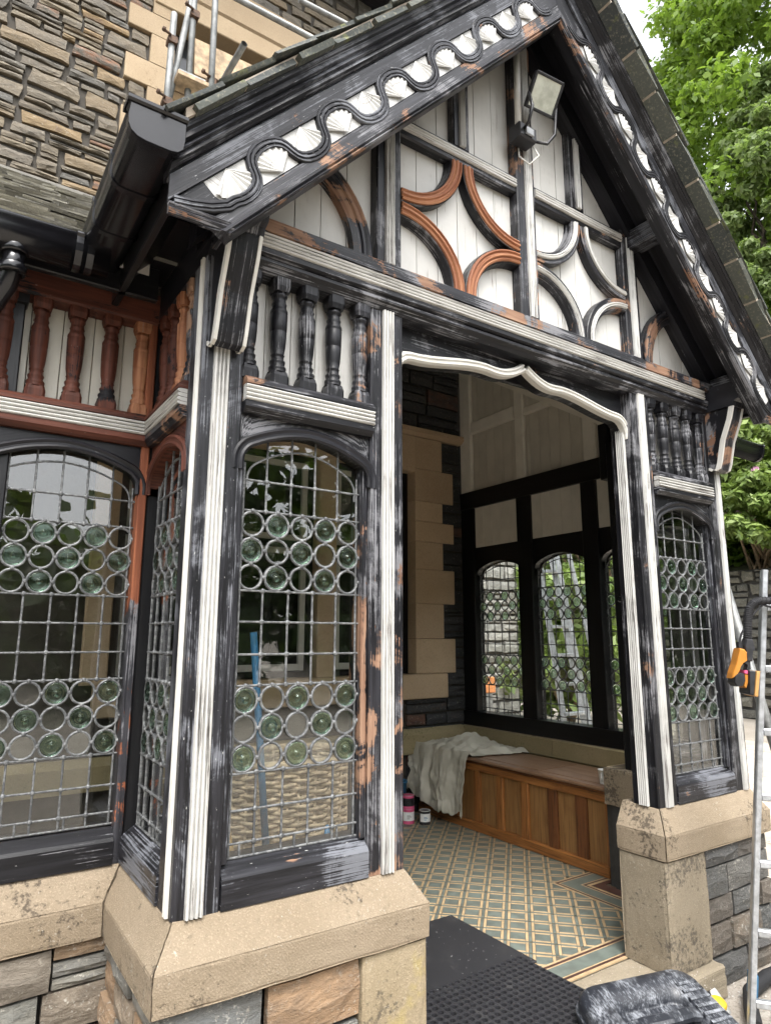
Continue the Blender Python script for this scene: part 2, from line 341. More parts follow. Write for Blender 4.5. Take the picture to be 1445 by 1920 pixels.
# ---------------------------------------------------------------- mesh helpers
class MB:
    def __init__(s): s.v = []; s.f = []; s.uv = []; s.sm = []
    def face(s, idx, uvs, smooth=False): s.f.append(tuple(idx)); s.uv.append([tuple(u) for u in uvs]); s.sm.append(smooth)
    def sweep(s, rings, perim=None, closed=True, caps=True, smooth=False, loop=False):
        """rings: list of equally long lists of points; u runs along the rings, v round them"""
        b = len(s.v); n = len(rings[0]); m = len(rings)
        for r in rings: s.v += [tuple(p) for p in r]
        us = [0.0]
        for i in range(1, m): us.append(us[-1] + max((V(rings[i][0])-V(rings[i-1][0])).length, 1e-5))
        r0 = max(rings, key=lambda r: sum((V(r[j])-V(r[j-1])).length for j in range(n)))
        vs = [0.0]
        for j in range(1, n+1): vs.append(vs[-1] + (V(r0[j % n])-V(r0[j-1])).length)
        q = n if closed else n-1
        for i in range(m if loop else m-1):
            i2 = (i+1) % m; ue = us[i+1] if i+1 < m else us[-1]+.02
            for j in range(q):
                j2 = (j+1) % n
                s.face((b+i*n+j, b+i2*n+j, b+i2*n+j2, b+i*n+j2), ((us[i], vs[j]), (ue, vs[j]), (ue, vs[j+1]), (us[i], vs[j+1])), smooth)
        if caps and closed and not loop:
            for i, rev in ((0, True), (m-1, False)):
                idx = [b+i*n+j for j in range(n)]
                c = V(rings[i][0]); e1 = (V(rings[i][1])-c); e1 = e1.normalized() if e1.length > 1e-9 else V((1, 0, 0))
                uvs = []
                for j in range(n):
                    d = V(rings[i][j])-c; uvs.append((d.dot(e1)*.3, (d-e1*d.dot(e1)).length))
                if rev: idx = idx[::-1]; uvs = uvs[::-1]
                s.face(idx, uvs)
        return s
    def bar(s, p0, p1, w, d, nrm, ch=.004):
        """bar from p0 to p1 (centre line), width w across, depth d along nrm (centred)"""
        p0, p1, nrm = V(p0), V(p1), V(nrm).normalized(); t = (p1-p0).normalized(); nrm = (nrm - t*nrm.dot(t)).normalized(); a = nrm.cross(t)
        ch = min(ch, w*.3, d*.3)
        pr = [(-w/2+ch, -d/2), (w/2-ch, -d/2), (w/2, -d/2+ch), (w/2, d/2-ch), (w/2-ch, d/2), (-w/2+ch, d/2), (-w/2, d/2-ch), (-w/2, -d/2+ch)]
        return s.sweep([[p+a*x+nrm*y for x, y in pr] for p in (p0, p1)])
    def box(s, x0, x1, y0, y1, z0, z1, ch=.004):
        dx, dy, dz = x1-x0, y1-y0, z1-z0; cx, cy, cz = (x0+x1)/2, (y0+y1)/2, (z0+z1)/2
        if dz >= dx and dz >= dy: return s.bar((cx, cy, z0), (cx, cy, z1), dx, dy, (0, -1, 0), ch)
        if dx >= dy: return s.bar((x0, cy, cz), (x1, cy, cz), dz, dy, (0, -1, 0), ch)
        return s.bar((cx, y0, cz), (cx, y1, cz), dz, dx, (-1, 0, 0), ch)
    def prism(s, pts, ext, g=None):
        ext = V(ext); r = [V(p) for p in pts]; f0 = len(s.f)
        s.sweep([[p for p in r], [p+ext for p in r]])
        if g: s.grain(f0, g)
        return s
    def grain(s, f0, g):
        g = V(g).normalized(); h = V((.83, .47, .61)); h = (h-g*h.dot(g)).normalized(); k = g.cross(h)
        for i in range(f0, len(s.f)):
            s.uv[i] = [(V(s.v[j]).dot(g), V(s.v[j]).dot(h)+.8*V(s.v[j]).dot(k)) for j in s.f[i]]
    def tube(s, pts, rad, seg=8, smooth=True, caps=True, loop=False):
        pts = [V(p) for p in pts]; n = len(pts); rings = []; prev = None
        for i in range(n):
            if loop: t = (pts[(i+1) % n]-pts[i-1]).normalized()
            else: t = (pts[min(i+1, n-1)]-pts[max(i-1, 0)]).normalized()
            if prev is None: a = t.orthogonal().normalized()
            else: a = (prev - t*prev.dot(t)).normalized()
            prev = a; b = t.cross(a); r = rad[i] if isinstance(rad, (list, tuple)) else rad
            rings.append([pts[i]+a*r*math.cos(2*math.pi*k/seg)+b*r*math.sin(2*math.pi*k/seg) for k in range(seg)])
        return s.sweep(rings, smooth=smooth, caps=caps, loop=loop)
    def lathe(s, prof, c, ax=(0, 0, 1), seg=14, smooth=True, caps=True, ph=0.0):
        c, ax = V(c), V(ax).normalized(); a = ax.orthogonal().normalized(); b = ax.cross(a)
        return s.sweep([[c+ax*z+(a*math.cos(ph+2*math.pi*k/seg)+b*math.sin(ph+2*math.pi*k/seg))*max(r, 1e-4) for k in range(seg)] for r, z in prof], smooth=smooth, caps=caps)
    def planar(s, pts, N, prof, smooth=False, caps=True, loop=False):
        """sweep profile (a in-plane left of travel, b along N) along planar path with mitred joints"""
        pts = [V(p) for p in pts]; N = V(N); n = len(pts); rings = []
        for i in range(n):
            if loop: t0 = (pts[i]-pts[i-1]).normalized(); t1 = (pts[(i+1) % n]-pts[i]).normalized()
            else:
                t0 = (pts[i]-pts[i-1]).normalized() if i else None
                t1 = (pts[i+1]-pts[i]).normalized() if i < n-1 else None
                t0 = t0 or t1; t1 = t1 or t0
            a0, a1 = N.cross(t0), N.cross(t1); A = (a0+a1)
            A = A.normalized(); A = A/max(A.dot(a0), .3)
            rings.append([pts[i]+A*a+N*b for a, b in prof])
        return s.sweep(rings, smooth=smooth, caps=caps, loop=loop)
    def mesh(s, name, normals=True):
        me = bpy.data.meshes.new(name); me.from_pydata(s.v, [], s.f)
        uvl = me.uv_layers.new(name='UVMap')
        flat = [c for f in s.uv for u in f for c in u]
        if len(flat) == len(uvl.data)*2: uvl.data.foreach_set('uv', flat)
        me.polygons.foreach_set('use_smooth', s.sm)
        if normals:
            bm = bmesh.new(); bm.from_mesh(me); bmesh.ops.recalc_face_normals(bm, faces=bm.faces); bm.to_mesh(me); bm.free()
        me.update(); return me

def link(name, me, mat, parent=None, label=None, cat=None, group=None, kind=None):
    o = bpy.data.objects.new(name, me); COL.objects.link(o)
    if mat is not None and me is not None and not me.materials: me.materials.append(mat)
    if parent is not None: o.parent = parent
    for k, v in (('label', label), ('category', cat), ('group', group), ('kind', kind)):
        if v: o[k] = v
    return o
def O(name, mb, mat, parent=None, **kw): return link(name, mb.mesh(name), mat, parent, **kw)
def thing(name, label, cat, loc=(0, 0, 0), group=None, rot=(0, 0, 0)):
    o = bpy.data.objects.new(name, None); COL.objects.link(o); o.location = loc; o.rotation_euler = rot
    o.empty_display_size = .1
    o['label'] = label; o['category'] = cat
    if group: o['group'] = group
    return o
def dupe(o, loc, rot=None, mat=None):
    c = o.copy(); COL.objects.link(c); c.location = loc
    if rot is not None: c.rotation_euler = rot
    return c
def ease(t): return t*t*(3-2*t)
FN = (0, -1, 0)

def stone_mesh(wd, h, depth, rough=.5, seed=0):
    """cleft-faced stone: back at y=0, face towards -y, x 0..wd, z 0..h"""
    r = random.Random(seed); mb = MB(); jz = h*.20*rough; jx = min(wd*.10, h*.45)*rough
    c = [(r.random()*jx, r.random()*jz), (wd-r.random()*jx, r.random()*jz), (wd-r.random()*jx, h-r.random()*jz), (r.random()*jx, h-r.random()*jz)]
    nx = max(2, min(5, int(wd/.10)+1)); nz = 2; P_ = {}
    for a in range(nx+1):
        for b in range(nz+1):
            u, t = a/nx, b/nz
            x = (c[0][0]*(1-u)+c[1][0]*u)*(1-t)+(c[3][0]*(1-u)+c[2][0]*u)*t; z = (c[0][1]*(1-u)+c[1][1]*u)*(1-t)+(c[3][1]*(1-u)+c[2][1]*u)*t
            edge = a in (0, nx) or b in (0, nz); cor_ = a in (0, nx) and b in (0, nz)
            if 0 < a < nx: x += (r.random()-.5)*wd/nx*.5
            if b in (0, nz) and not cor_: z += (1 if b == 0 else -1)*r.random()*h*.10*rough
            if 0 < b < nz: z += (r.random()-.5)*h*.3
            if a in (0, nx) and not cor_: x += (1 if a == 0 else -1)*(r.random()-.4)*h*.18*rough
            if cor_: x += (1 if a == 0 else -1)*h*.05*rough
            d = depth*((.66+.34*r.random()*rough) if edge else (.95+.45*(r.random()-.35)*rough))
            if cor_: d *= .9
            P_[a, b] = len(mb.v); mb.v.append((x, -d, z))
    for a in range(nx):
        for b in range(nz):
            q = (P_[a, b], P_[a+1, b], P_[a+1, b+1], P_[a, b+1])
            for tr in (((0, 1, 2), (0, 2, 3)) if (a+b) % 2 else ((0, 1, 3), (1, 2, 3))): mb.face([q[k] for k in tr], ((0, 0), (.1, 0), (.1, .1)))
    per = [(a, 0) for a in range(nx)]+[(nx, b) for b in range(nz)]+[(a, nz) for a in range(nx, 0, -1)]+[(0, b) for b in range(nz, 0, -1)]
    back = {}
    for k in per: v_ = mb.v[P_[k]]; back[k] = len(mb.v); mb.v.append((v_[0], 0, v_[2]))
    for k, k2 in zip(per, per[1:]+per[:1]): mb.face((P_[k2], P_[k], back[k], back[k2]), ((0, 0), (.1, 0), (.1, .1), (0, .1)))
    return mb.mesh('stone', False)

def roughen(o, cuts=10, amp=.0022, scale=9.0):
    from mathutils import noise as nz
    bm = bmesh.new(); bm.from_mesh(o.data); off = V((random.random()*50, random.random()*50, 0))
    bmesh.ops.subdivide_edges(bm, edges=bm.edges[:], cuts=cuts, use_grid_fill=True)
    sharp = set()
    for e in bm.edges:
        if len(e.link_faces) == 2 and e.calc_face_angle(0) > .35: sharp.update(e.verts)
    bm.normal_update()
    for v in bm.verts:
        q = v.co*scale+off; d = nz.noise(q)*amp+nz.noise(q*4)*amp*.5
        if v in sharp: d -= amp*(.6+2.2*max(0, nz.noise(q*2.3+V((3, 1, 8))))+1.2*abs(nz.noise(q*7)))
        v.co += v.normal*d
    bm.to_mesh(o.data); bm.free(); o.data.update()
_stone_cache = {}
def lay_stone(parent, org, U, wd, h, depth, mat, rough=.5, name='stone', gap=.006):
    """place a stone whose lower left corner is org; U is the horizontal direction along the wall"""
    key = (round(wd, 2), round(h, 2), round(depth, 3), round(rough, 1), random.randint(0, 3), mat.name)
    if key not in _stone_cache:
        me = stone_mesh(key[0]-gap, key[1]-gap, key[2], key[3], hash(key[:4]) % 9999+key[4]); me.materials.append(mat); _stone_cache[key] = me
    o = link(name, _stone_cache[key], None, parent)
    o.location = V(org)+V(U)*gap/2+V((0, 0, gap/2)); o.rotation_euler = (0, 0, math.atan2(U[1], U[0]))
    return o

def rubble(parent, org, U, u0, u1, z0, z1, mat, hmin=.07, hmax=.17, lmin=.16, lmax=.5, depth=.035, rough=.6, right=None, split=.45, gap=.01, inside=None):
    """coursed rubble. right(z0,z1)->u limit lets courses stop at quoins"""
    U = V(U); z = z0
    while z < z1-.02:
        h = random.uniform(hmin, hmax)
        if z1-(z+h) < hmin*.7: h = z1-z
        ur = right(z, z+h) if right else u1; u = u0 - (random.uniform(0, lmax*.5) if not right and False else 0)
        while u < ur-.005:
            l = random.uniform(lmin, lmax)
            if ur-(u+l) < lmin*.6: l = ur-u
            parts = 1
            if h > hmax*.72 and random.random() < split: parts = 2 if random.random() < .7 else 3
            if h < .055: parts = 1
            zz = z; cuts = [random.uniform(.6, 1.4) for _ in range(parts)]; tot = sum(cuts)
            for c in cuts:
                hh = h*c/tot; uu = u
                pieces = [l] if parts == 1 or random.random() < .6 or l < lmin*1.8 else [l*random.uniform(.35, .65)]
                if len(pieces) == 1 and pieces[0] < l: pieces.append(l-pieces[0])
                for q in pieces:
                    if not inside or inside(uu, uu+q, zz, zz+hh):
                        lay_stone(parent, V(org)+U*uu+V((0, 0, zz)), U, q, hh, depth*random.uniform(.7, 1.25), mat, rough, gap=gap)
                    uu += q
                zz += hh
            u += l
        z += h

# ================================================================= SETTING
mb = MB(); N_ = 24
gr = 160.0
mb.v = [(-gr, -gr, -.15), (gr, -gr, -.15), (gr, gr, -.15), (-gr, gr, -.15)]; mb.face((0, 1, 2, 3), ((0, 0), (1, 0), (1, 1), (0, 1)))
O('ground', mb, GROUND, kind='structure')

# ================================================================= PORCH (timber)
P = thing('timber_porch', 'black and white half-timbered porch with carved gable, part stripped of its paint', 'porch')
W_, w_, TD, R_ = 1.60, .765, .15, .637
ZB, ZS, ZG0, ZG1 = .71, .835, .84, 2.18
TH = math.atan(1.094); CT, ST = math.cos(TH), math.sin(TH)

def ribs(w0, w1, n, depth, amp):
    """profile across width w0..w1 with n rounded ribs; returns (a,b) points, open at the back"""
    pts = [(w0, 0)]
    for i in range(n):
        a = w0+(w1-w0)*i/n; c = (w1-w0)/n
        pts += [(a+c*.06, depth-amp), (a+c*.22, depth-amp*.25), (a+c*.5, depth), (a+c*.78, depth-amp*.25), (a+c*.94, depth-amp)]
    pts.append((w1, 0)); return pts

def strip(name, p0, p1, N, w0, w1, n, d, amp, mat, parent):
    mb = MB(); mb.planar([p0, p1], N, ribs(w0, w1, n, d, amp)); return O(name, mb, mat, parent)

def post(x0, x1, y0, y1, z0, z1, mat, white=None, parent=P, name='post'):
    o = O(name, MB().box(x0, x1, y0, y1, z0, z1, .006), mat, parent)
    if white: strip('fluted_moulding', (white[0], y0, z0+.001), (white[0], y0, z1-.001), FN, -white[1]/2, white[1]/2, 4, .016, .010, WHT, o)
    return o

def arch_pts(h, z_spring, z_sh, z_top, n=7):
    """depressed four-centred arch from -h to h"""
    out = []; r = .075; tm = math.radians(60); rise = .062
    x1, zc = -h+r*(1-math.cos(tm)), z_top-rise-r*math.sin(tm); out.append((-h, zc-.03))
    for i in range(7): t = tm*i/6; out.append((-h+r*(1-math.cos(t)), zc+r*math.sin(t)))
    D = -x1; s0 = 2*rise/D
    for i in range(1, 8): d = D*i/7; out.append((x1+d, z_top-rise+s0*d*(1-.44*d/D)-s0*D*.06*(i/7)))
    return out + [(-x, z) for x, z in out[-2::-1]]

def frame2d(org, U):
    org, U = V(org), V(U)
    N = U.cross(V((0, 0, 1)))                      # outward normal, U to the right seen from outside
    return lambda u, z, d=0.0: org+U*u+V((0, 0, z))+N*d, N

def prism2d(mb, F, poly, d0, d1):
    return mb.sweep([[F(u, z, d0) for u, z in poly], [F(u, z, d1) for u, z in poly]])

def arch_head(parent, org, U, width, z_rail, mat, matm, spandrel=None):
    F, N = frame2d(org, U); h = width/2
    ap = arch_pts(h, 2.085, 2.175, 2.258)
    mb = MB()
    for (x0, z0), (x1, z1) in zip(ap[:-1], ap[1:]):
        prism2d(mb, F, [(x0+h, z0), (x1+h, z1), (x1+h, z_rail), (x0+h, z_rail)], -.085, -.012)
    o = O('arch_head', mb, mat, parent)
    m2 = MB(); pr = [(-.012, -.012), (.030, -.012), (.030, .0), (.022, .006), (.012, .001), (.004, .001), (-.004, .006), (-.012, .001)]
    m2.planar([F(u+h, z) for u, z in ap], N, pr)
    O('arch_moulding', m2, matm, o)
    return o

def leaded(parent, org, U, width, ncol, mat_lead=LEAD, z0=.838, z1=2.262, name='leaded_window', flip=False, lo=0.0):
    """leaded light: cames are the window mesh; panes, bullseyes and clear roundels are its parts"""
    F, N = frame2d(org, U); c = width/ncol; mb = MB()
    cw, ct = .0075, .008
    def came(a, b, w=cw):
        mb.bar(F(*a), F(*b), w, ct, N, .0028)
    ZR = [.84, .882, .98, 1.093, 1.371, 1.473, 1.582, 1.688, 1.968, 2.077, 2.185]
    def ztop(u):
        t = min(u, width-u)/ (width/2); return 2.10+.155*min(1, t*1.9)**.6
    for i in range(ncol+1):
        u = min(max(c*i, .012), width-.012)
        came((u, .84), (u, 1.093)); came((u, 1.371), (u, 1.688)); came((u, 1.968), (u, min(2.25, ztop(u))))
        if i in (0, ncol): came((u, 1.093), (u, 1.371)); came((u, 1.688), (u, 1.968))
    for z in ZR[:-1]: came((0, z), (width, z))
    ac = arch_pts(width/2-.022, 2.05, 2.135, 2.205, 5)
    for a, b in zip(ac[:-1], ac[1:]): came((a[0]+width/2, a[1]), (b[0]+width/2, b[1]))
    for a, b in ((c*.5, .84), (c*2.5, .84), (c*4.2, .84)): came((a, .84), (a, .882))
    rr = min(c, .0933)*.5-.0005; rows = []
    for zb, zt in ((1.093, 1.371), (1.688, 1.968)):
        for k in range(3): rows.append(zb+(zt-zb)*(k+.5)/3)
    for z in rows:
        for i in range(ncol):
            cu = c*(i+.5); ring = [F(cu+rr*.92*math.cos(t*math.pi/9), z+rr*.92*math.sin(t*math.pi/9), 0) for t in range(18)]
            mb.planar(ring, N, [(-.0042, -.0045), (.0042, -.0045), (.0042, .003), (0, .005), (-.0042, .003)], loop=True)
            for du, dz in ((c/2, 0), (0, rr)):
                mb.lathe([(.0085, -.005), (.0085, .004), (.004, .0085)], F(cu+du, z+dz, 0), N, 6)
    for i in range(1, ncol):
        for z in (.882, .98, 1.093, 1.371, 1.473, 1.582, 1.688, 1.968, 2.077):
            mb.lathe([(.0095, -.002), (.0095, .005), (.004, .0075)], F(c*i, z, 0), N, 6)
    win = O(name, mb, mat_lead, parent)
    def pane(u0, u1, za, zb):
        m = MB(); m.box(0, u1-u0, -.0012, .0012, 0, zb-za, .0003); me = _pane(m, u1-u0, zb-za)
        o = link('pane', me, None, win); o.location = F((u0+u1)/2, (za+zb)/2, -.001)
        o.rotation_euler = (random.gauss(0, .010), random.gauss(0, .004), math.atan2(U[1], U[0])+random.gauss(0, .010))
    def zsub(lst):
        for za, zb in zip(lst[:-1], lst[1:]):
            for i in range(ncol): pane(c*i, c*(i+1), za, zb)
    zsub([.882, .98, 1.093]); zsub([1.371, 1.473, 1.582, 1.688]); zsub([1.968, 2.077, 2.255])
    for a, b in ((0, c*.5), (c*.5, c*2.5), (c*2.5, c*4.2), (c*4.2, width)): pane(a, b, .838, .882)
    # spandrel glass round the roundels: a sheet with the roundels let into it
    for za, zb in ((1.093, 1.371), (1.688, 1.968)):
        m = MB(); me = _pane(m, width, zb-za); o = link('pane', me, None, win); o.location = F(width/2, (za+zb)/2, -.0045)
        o.rotation_euler = (0, 0, math.atan2(U[1], U[0]))
    bm_, cm_ = roundels(rr*.86)
    for k, z in enumerate(rows):
        for i in range(ncol):
            b = (k+i+(1 if flip else 0)) % 2 == 0
            o = link('bullseye_roundel' if b else 'clear_roundel', bm_ if b else cm_, None, win)
            o.location = F(c*(i+.5), z, .0005); o.rotation_euler = (random.gauss(0, .02), 0, math.atan2(U[1], U[0])+random.gauss(0, .02))
    return win
_pc = {}
def _pane(m, wd, h):
    key = (round(wd, 3), round(h, 3))
    if key not in _pc:
        q = MB(); q.box(-wd/2, wd/2, -.001, .001, -h/2, h/2, .0003); me = q.mesh('pane'); me.materials.append(GLASS); _pc[key] = me
    return _pc[key]
_rc = {}
def roundels(r):
    key = round(r, 4)
    if key not in _rc:
        a = MB(); pr = [(0.0001, -.002), (r*.30, -.003), (r*.7, -.005), (r, -.003), (r, .001), (r*.93, .0042), (r*.82, .0048), (r*.68, .0018), (r*.55, .0008), (r*.46, .0040), (r*.38, .0022), (r*.28, .0060), (r*.18, .0108), (r*.09, .0125), (.0001, .0128)]
        a.lathe(pr, (0, 0, 0), FN, 18, caps=False); ma = a.mesh('bullseye'); ma.materials.append(BULL)
        b = MB(); b.lathe([(.0001, -.001), (r, -.001), (r, .001), (.0001, .001)], (0, 0, 0), FN, 18, smooth=False, caps=False); mb_ = b.mesh('roundel'); mb_.materials.append(GLASS)
        _rc[key] = (ma, mb_)
    return _rc[key]

# ---- balusters
BAL_PR = [(.036, .052), (.030, .058), (.033, .066), (.033, .074), (.025, .082), (.029, .092), (.0295, .098), (.024, .104), (.023, .118), (.0265, .122), (.0235, .126), (.028, .150), (.0305, .185), (.0315, .212), (.0300, .214), (.0318, .217), (.0325, .25), (.033, .283), (.031, .286), (.0335, .290), (.0325, .300), (.0285, .307), (.0255, .318), (.029, .326), (.0255, .332), (.024, .350), (.030, .356), (.030, .362), (.026, .366), (.028, .378)]
def baluster_mesh(mat):
    m = MB(); H = .425
    pr = [(r*1.0, z) for r, z in BAL_PR]
    m.lathe(pr, (0, 0, 0), (0, 0, 1), 14)
    for z0, z1 in ((0, .046), (.378, H)):
        a, b = .036, .026
        poly = [(-a, -b), (-b, -a), (b, -a), (a, -b), (a, b), (b, a), (-b, a), (-a, b)]
        top = [(x*.86, y*.86) for x, y in poly]
        if z0 == 0: m.sweep([[V((x, y, 0)) for x, y in poly], [V((x, y, .036)) for x, y in poly], [V((x, y, .054)) for x, y in top]])
        else: m.sweep([[V((x, y, .372)) for x, y in top], [V((x, y, .392)) for x, y in poly], [V((x, y, H)) for x, y in poly]])
    me = m.mesh('baluster'); me.materials.append(mat); return me
BM = {k: baluster_mesh(v) for k, v in (('b', BLK), ('o', BLKO), ('r', REDW), ('g', ORGW))}
def baluster(k, x, y, z=2.435, parent=P, sc_=1.0):
    o = link('baluster', BM[k], None, parent); o.location = (x, y, z); o.rotation_euler = (0, 0, random.uniform(-.05, .05)); return o

def rail(p0, p1, N, zoff, mats, white=True):
    """moulded rail under the balusters: z 2.30..2.435, sweeping along p0->p1 (z=2.30)"""
    a = MB().planar([p0, p1], N, [(0, -.10), (.003, .010), (.022, .028), (.044, .028), (.044, -.10)])
    o = O('rail', a, mats[0], P)
    strip('rail_moulding', V(p0)+V((0, 0, .044)), V(p1)+V((0, 0, .044)), N, 0, .060, 4, .036, .011, WHT, o)
    b = MB().planar([V(p0)+V((0, 0, .1045)), V(p1)+V((0, 0, .1045))], N, [(0, -.10), (0, .036), (.014, .036), (.031, .016), (.031, -.10)])
    O('rail_capping', b, mats[1], o)
    return o

# ---- front bays
for m in (-1, 1):
    lo, hi = (-W_, -w_) if m < 0 else (w_, W_)
    def X(x): return m*x
    # corner post, with flutes on the front
    xa, xb = sorted((X(1.603), X(1.454)))
    cp = post(xa, xb, 0, TD, ZB, 2.86, BLKW if m < 0 else BLK, (X(1.537), .056) if m < 0 else (X(1.548), .038))
    # post beside the opening
    xa, xb = sorted((X(.765), X(.921)))
    op = post(xa, xb, 0, TD, ZB, 2.86, BLKO if m < 0 else BLK, (X(.842), .054))
    # flutes on the reveal of the opening and on the return side of the corner post
    s = -m
    strip('fluted_moulding', (X(.765), .082, ZB+.002), (X(.765), .082, 2.66), (s, 0, 0), -.028, .028, 5, .014, .009, WHT, op)
    strip('fluted_moulding', (X(1.603), .045, ZB+.002), (X(1.603), .045, 2.86), (m, 0, 0), -.016, .016, 2, .010, .005, WHTC, cp)
    x0, x1 = sorted((X(1.454), X(.921)))
    wd = x1-x0
    # sill
    sm = MB().planar([(x0, 0, ZB), (x1, 0, ZB)], FN, [(0, -.13), (0, .006), (.085, .006), (.095, .0), (.126, -.045), (.126, -.13)])
    O('window_sill', sm, BLKW, P)
    O('jamb', MB().bar((x0+.012, .055, ZS), (x0+.012, .055, 2.30), .024, .075, FN), BLKW, P)
    O('jamb', MB().bar((x1-.012, .055, ZS), (x1-.012, .055, 2.30), .024, .075, FN), BLKO if m < 0 else BLKW, P)
    arch_head(P, (x0+.002, 0, 0), (1, 0, 0), wd-.004, 2.31, BLK, BLKC if m < 0 else BLK)
    leaded(P, (x0+.024, .046, 0), (1, 0, 0), wd-.048, 5, flip=False)
    rail((x0+.001, 0, 2.30), (x1-.001, 0, 2.30), FN, 0, (BLK, BLKO))
    # boards behind balusters
    nb = 5
    for i in range(nb):
        a = x0+wd*i/nb; O('panel_board', MB().box(a+.0015, a+wd/nb-.0015, .078, .092, 2.40, 2.87, .002), WBRD, P)
    kinds = 'bbbbo' if m < 0 else 'bbbbb'
    for i, bx in enumerate((1.432, 1.315, 1.198, 1.08, .958)):
        baluster(kinds[i] if m < 0 else ('b' if i else 'o'), X(bx), .030)

# ---- main beam across the front
bx = 1.605
bm_ = MB().planar([(-bx, 0, 2.857), (bx, 0, 2.857)], FN, [(0, -.15), (0, .004), (.018, .014), (.030, .030), (.042, .030), (.050, .020), (.060, .038), (.081, .038), (.081, -.15)])
beam = O('main_beam', bm_, BLK, P)
strip('beam_moulding', (-1.43, 0, 2.938), (1.43, 0, 2.938), FN, 0, .058, 4, .048, .011, WHT, beam)
O('beam_capping', MB().planar([(-bx, 0, 2.997), (bx, 0, 2.997)], FN, [(0, -.15), (0, .052), (.05, .052), (.078, .010), (.078, -.15)]), BLKP2, beam)

# ---- ogee head over the opening
og = []
for i in range(0, 6):
    t = i/5*math.pi/2; og.append((-.765+.075*(1-math.cos(t)), 2.60+.10*math.sin(t)))
def ogz(x):
    q = -x
    if q > .26: return 2.70+.054*ease(1-(q-.26)/.43)
    return 2.754+.060*max(0, 1-q/.20)**2.0-.006*math.sin(math.pi*min(1, q/.26))
for i in range(1, 15): og.append((-.69+.43*i/14, ogz(-.69+.43*i/14)))
for i in range(1, 11): og.append((-.26+.26*i/10, ogz(-.26+.26*i/10)))
ogm = og+[(-x, z) for x, z in og[-2::-1]]
fb = MB()
for (a0, c0), (a1, c1) in zip(ogm[:-1], ogm[1:]):
    fb.prism([(a0, .066, c0), (a1, .066, c1), (a1, .066, 2.857), (a0, .066, 2.857)], (0, .06, 0), (1, 0, 0))
O('ogee_head', fb, BLK, P)
pr = [(-.002, .02), (-.004, .10), (-.010, .10), (-.010, .012), (-.004, .030), (.006, .034), (.014, .030), (.018, .034), (.030, .036), (.036, .030), (.042, .030), (.048, .024), (.048, -.018), (0, -.018)]
for half in (og, [(-x, z) for x, z in og[::-1]]):
    mm = MB(); mm.planar([(x, .056, z) for x, z in half], FN, [(a+.0, b-.012) for a, b in [(-.004, -.006), (-.004, .026), (.004, .036), (.012, .036), (.016, .029), (.022, .029), (.025, .036), (.032, .034), (.037, .026), (.040, .022), (.040, -.006)]])
    O('ogee_moulding', mm, WHTC, P)
# inner ceiling line of the opening (timber lining behind the ogee)
O('lintel_lining', MB().box(-.765, .765, .127, .15, 2.775, 2.857), INBLK, P)

# ---- gable timbers
ZC0, ZC1 = 3.735, 3.835
def rz(x, c): return c-1.094*abs(x)
gx = .837
for sx in (-1, 1):
    o = post(sx*gx-.064, sx*gx+.064, -.005, .05, 3.072, rz(gx-.064, 4.72), BLKO if sx > 0 else BLK, (sx*gx, .046), name='gable_post')
    o = post(sx*.414-.050, sx*.414+.050, .0, .05, ZC1, rz(.364, 4.72), BLK, (sx*.414, .034), name='gable_stud')
o = post(-.064, .064, -.012, .05, 3.072, 4.66, BLKO, (.012, .046), name='king_post')
for sx, (a, b) in ((-1, (-.773, -.064)), (1, (.064, .773))):
    cb = O('collar_beam', MB().box(a-.0, b+.0, -.002, .05, ZC0, ZC1, .008), BLK, P)
    strip('collar_moulding', (a+.003, -.002, (ZC0+ZC1)/2+.004), (b-.003, -.002, (ZC0+ZC1)/2+.004), FN, -.022, .022, 3, .014, .006, WHT, cb)
    # four quarter-circle braces making a concave four-pointed star
    cx0, cx1, cz0, cz1 = a, b, 3.072, ZC0
    rx = (b-a)/2; rzz = (cz1-cz0)/2
    for (ox, oz, dx, dz) in ((cx0, cz1, 1, -1), (cx1, cz1, -1, -1), (cx0, cz0, 1, 1), (cx1, cz0, -1, 1)):
        pts = []
        for i in range(13):
            t = i/12*math.pi/2; pts.append(V((ox+dx*rx*1.0*math.sin(t)*.985, 0, oz+dz*rzz*1.0*math.cos(t)*.985)))
        tt = (pts[6]-pts[5]); A = V(FN).cross(tt.normalized()); inward = V((ox, 0, oz))-pts[6]; sg = 1 if A.dot(inward) > 0 else -1
        prf = [(sg*-.004, -.045), (sg*-.004, .002), (sg*.0, .006), (sg*.058, .004), (sg*.064, -.002), (sg*.072, -.045)]
        br = O('curved_brace', MB().planar(pts, FN, prf), BLK if sx < 0 else BLKO, P)
        if sx < 0: mp = [(sg*.0, .003), (sg*.002, .014), (sg*.010, .018), (sg*.016, .010), (sg*.020, .010), (sg*.025, .019), (sg*.034, .019), (sg*.039, .009), (sg*.043, .009), (sg*.049, .015), (sg*.056, .012), (sg*.058, .003)]
        else: mp = [(sg*.022, .004), (sg*.024, .015), (sg*.031, .018), (sg*.036, .012), (sg*.042, .016), (sg*.048, .010), (sg*.050, .004)]
        O('brace_moulding', MB().planar(pts, FN, mp), ORGW if sx < 0 else WHT, br)
for sx in (-1, 1):                                       # outer quarter arches
    pts = []
    for i in range(12):
        t = i/11*math.pi/2*.92; pts.append(V((sx*(1.315-.395*math.cos(t)), 0, 3.072+.42*math.sin(t))))
    sg = 1 if sx < 0 else -1
    prf = [(0, -.045), (0, .004), (sg*.012, .012), (sg*.024, .004), (sg*.034, .012), (sg*.046, .012), (sg*.052, .002), (sg*.085, -.006), (sg*.085, -.045)]
    O('curved_brace', MB().planar(pts, FN, prf), BLKO, P)
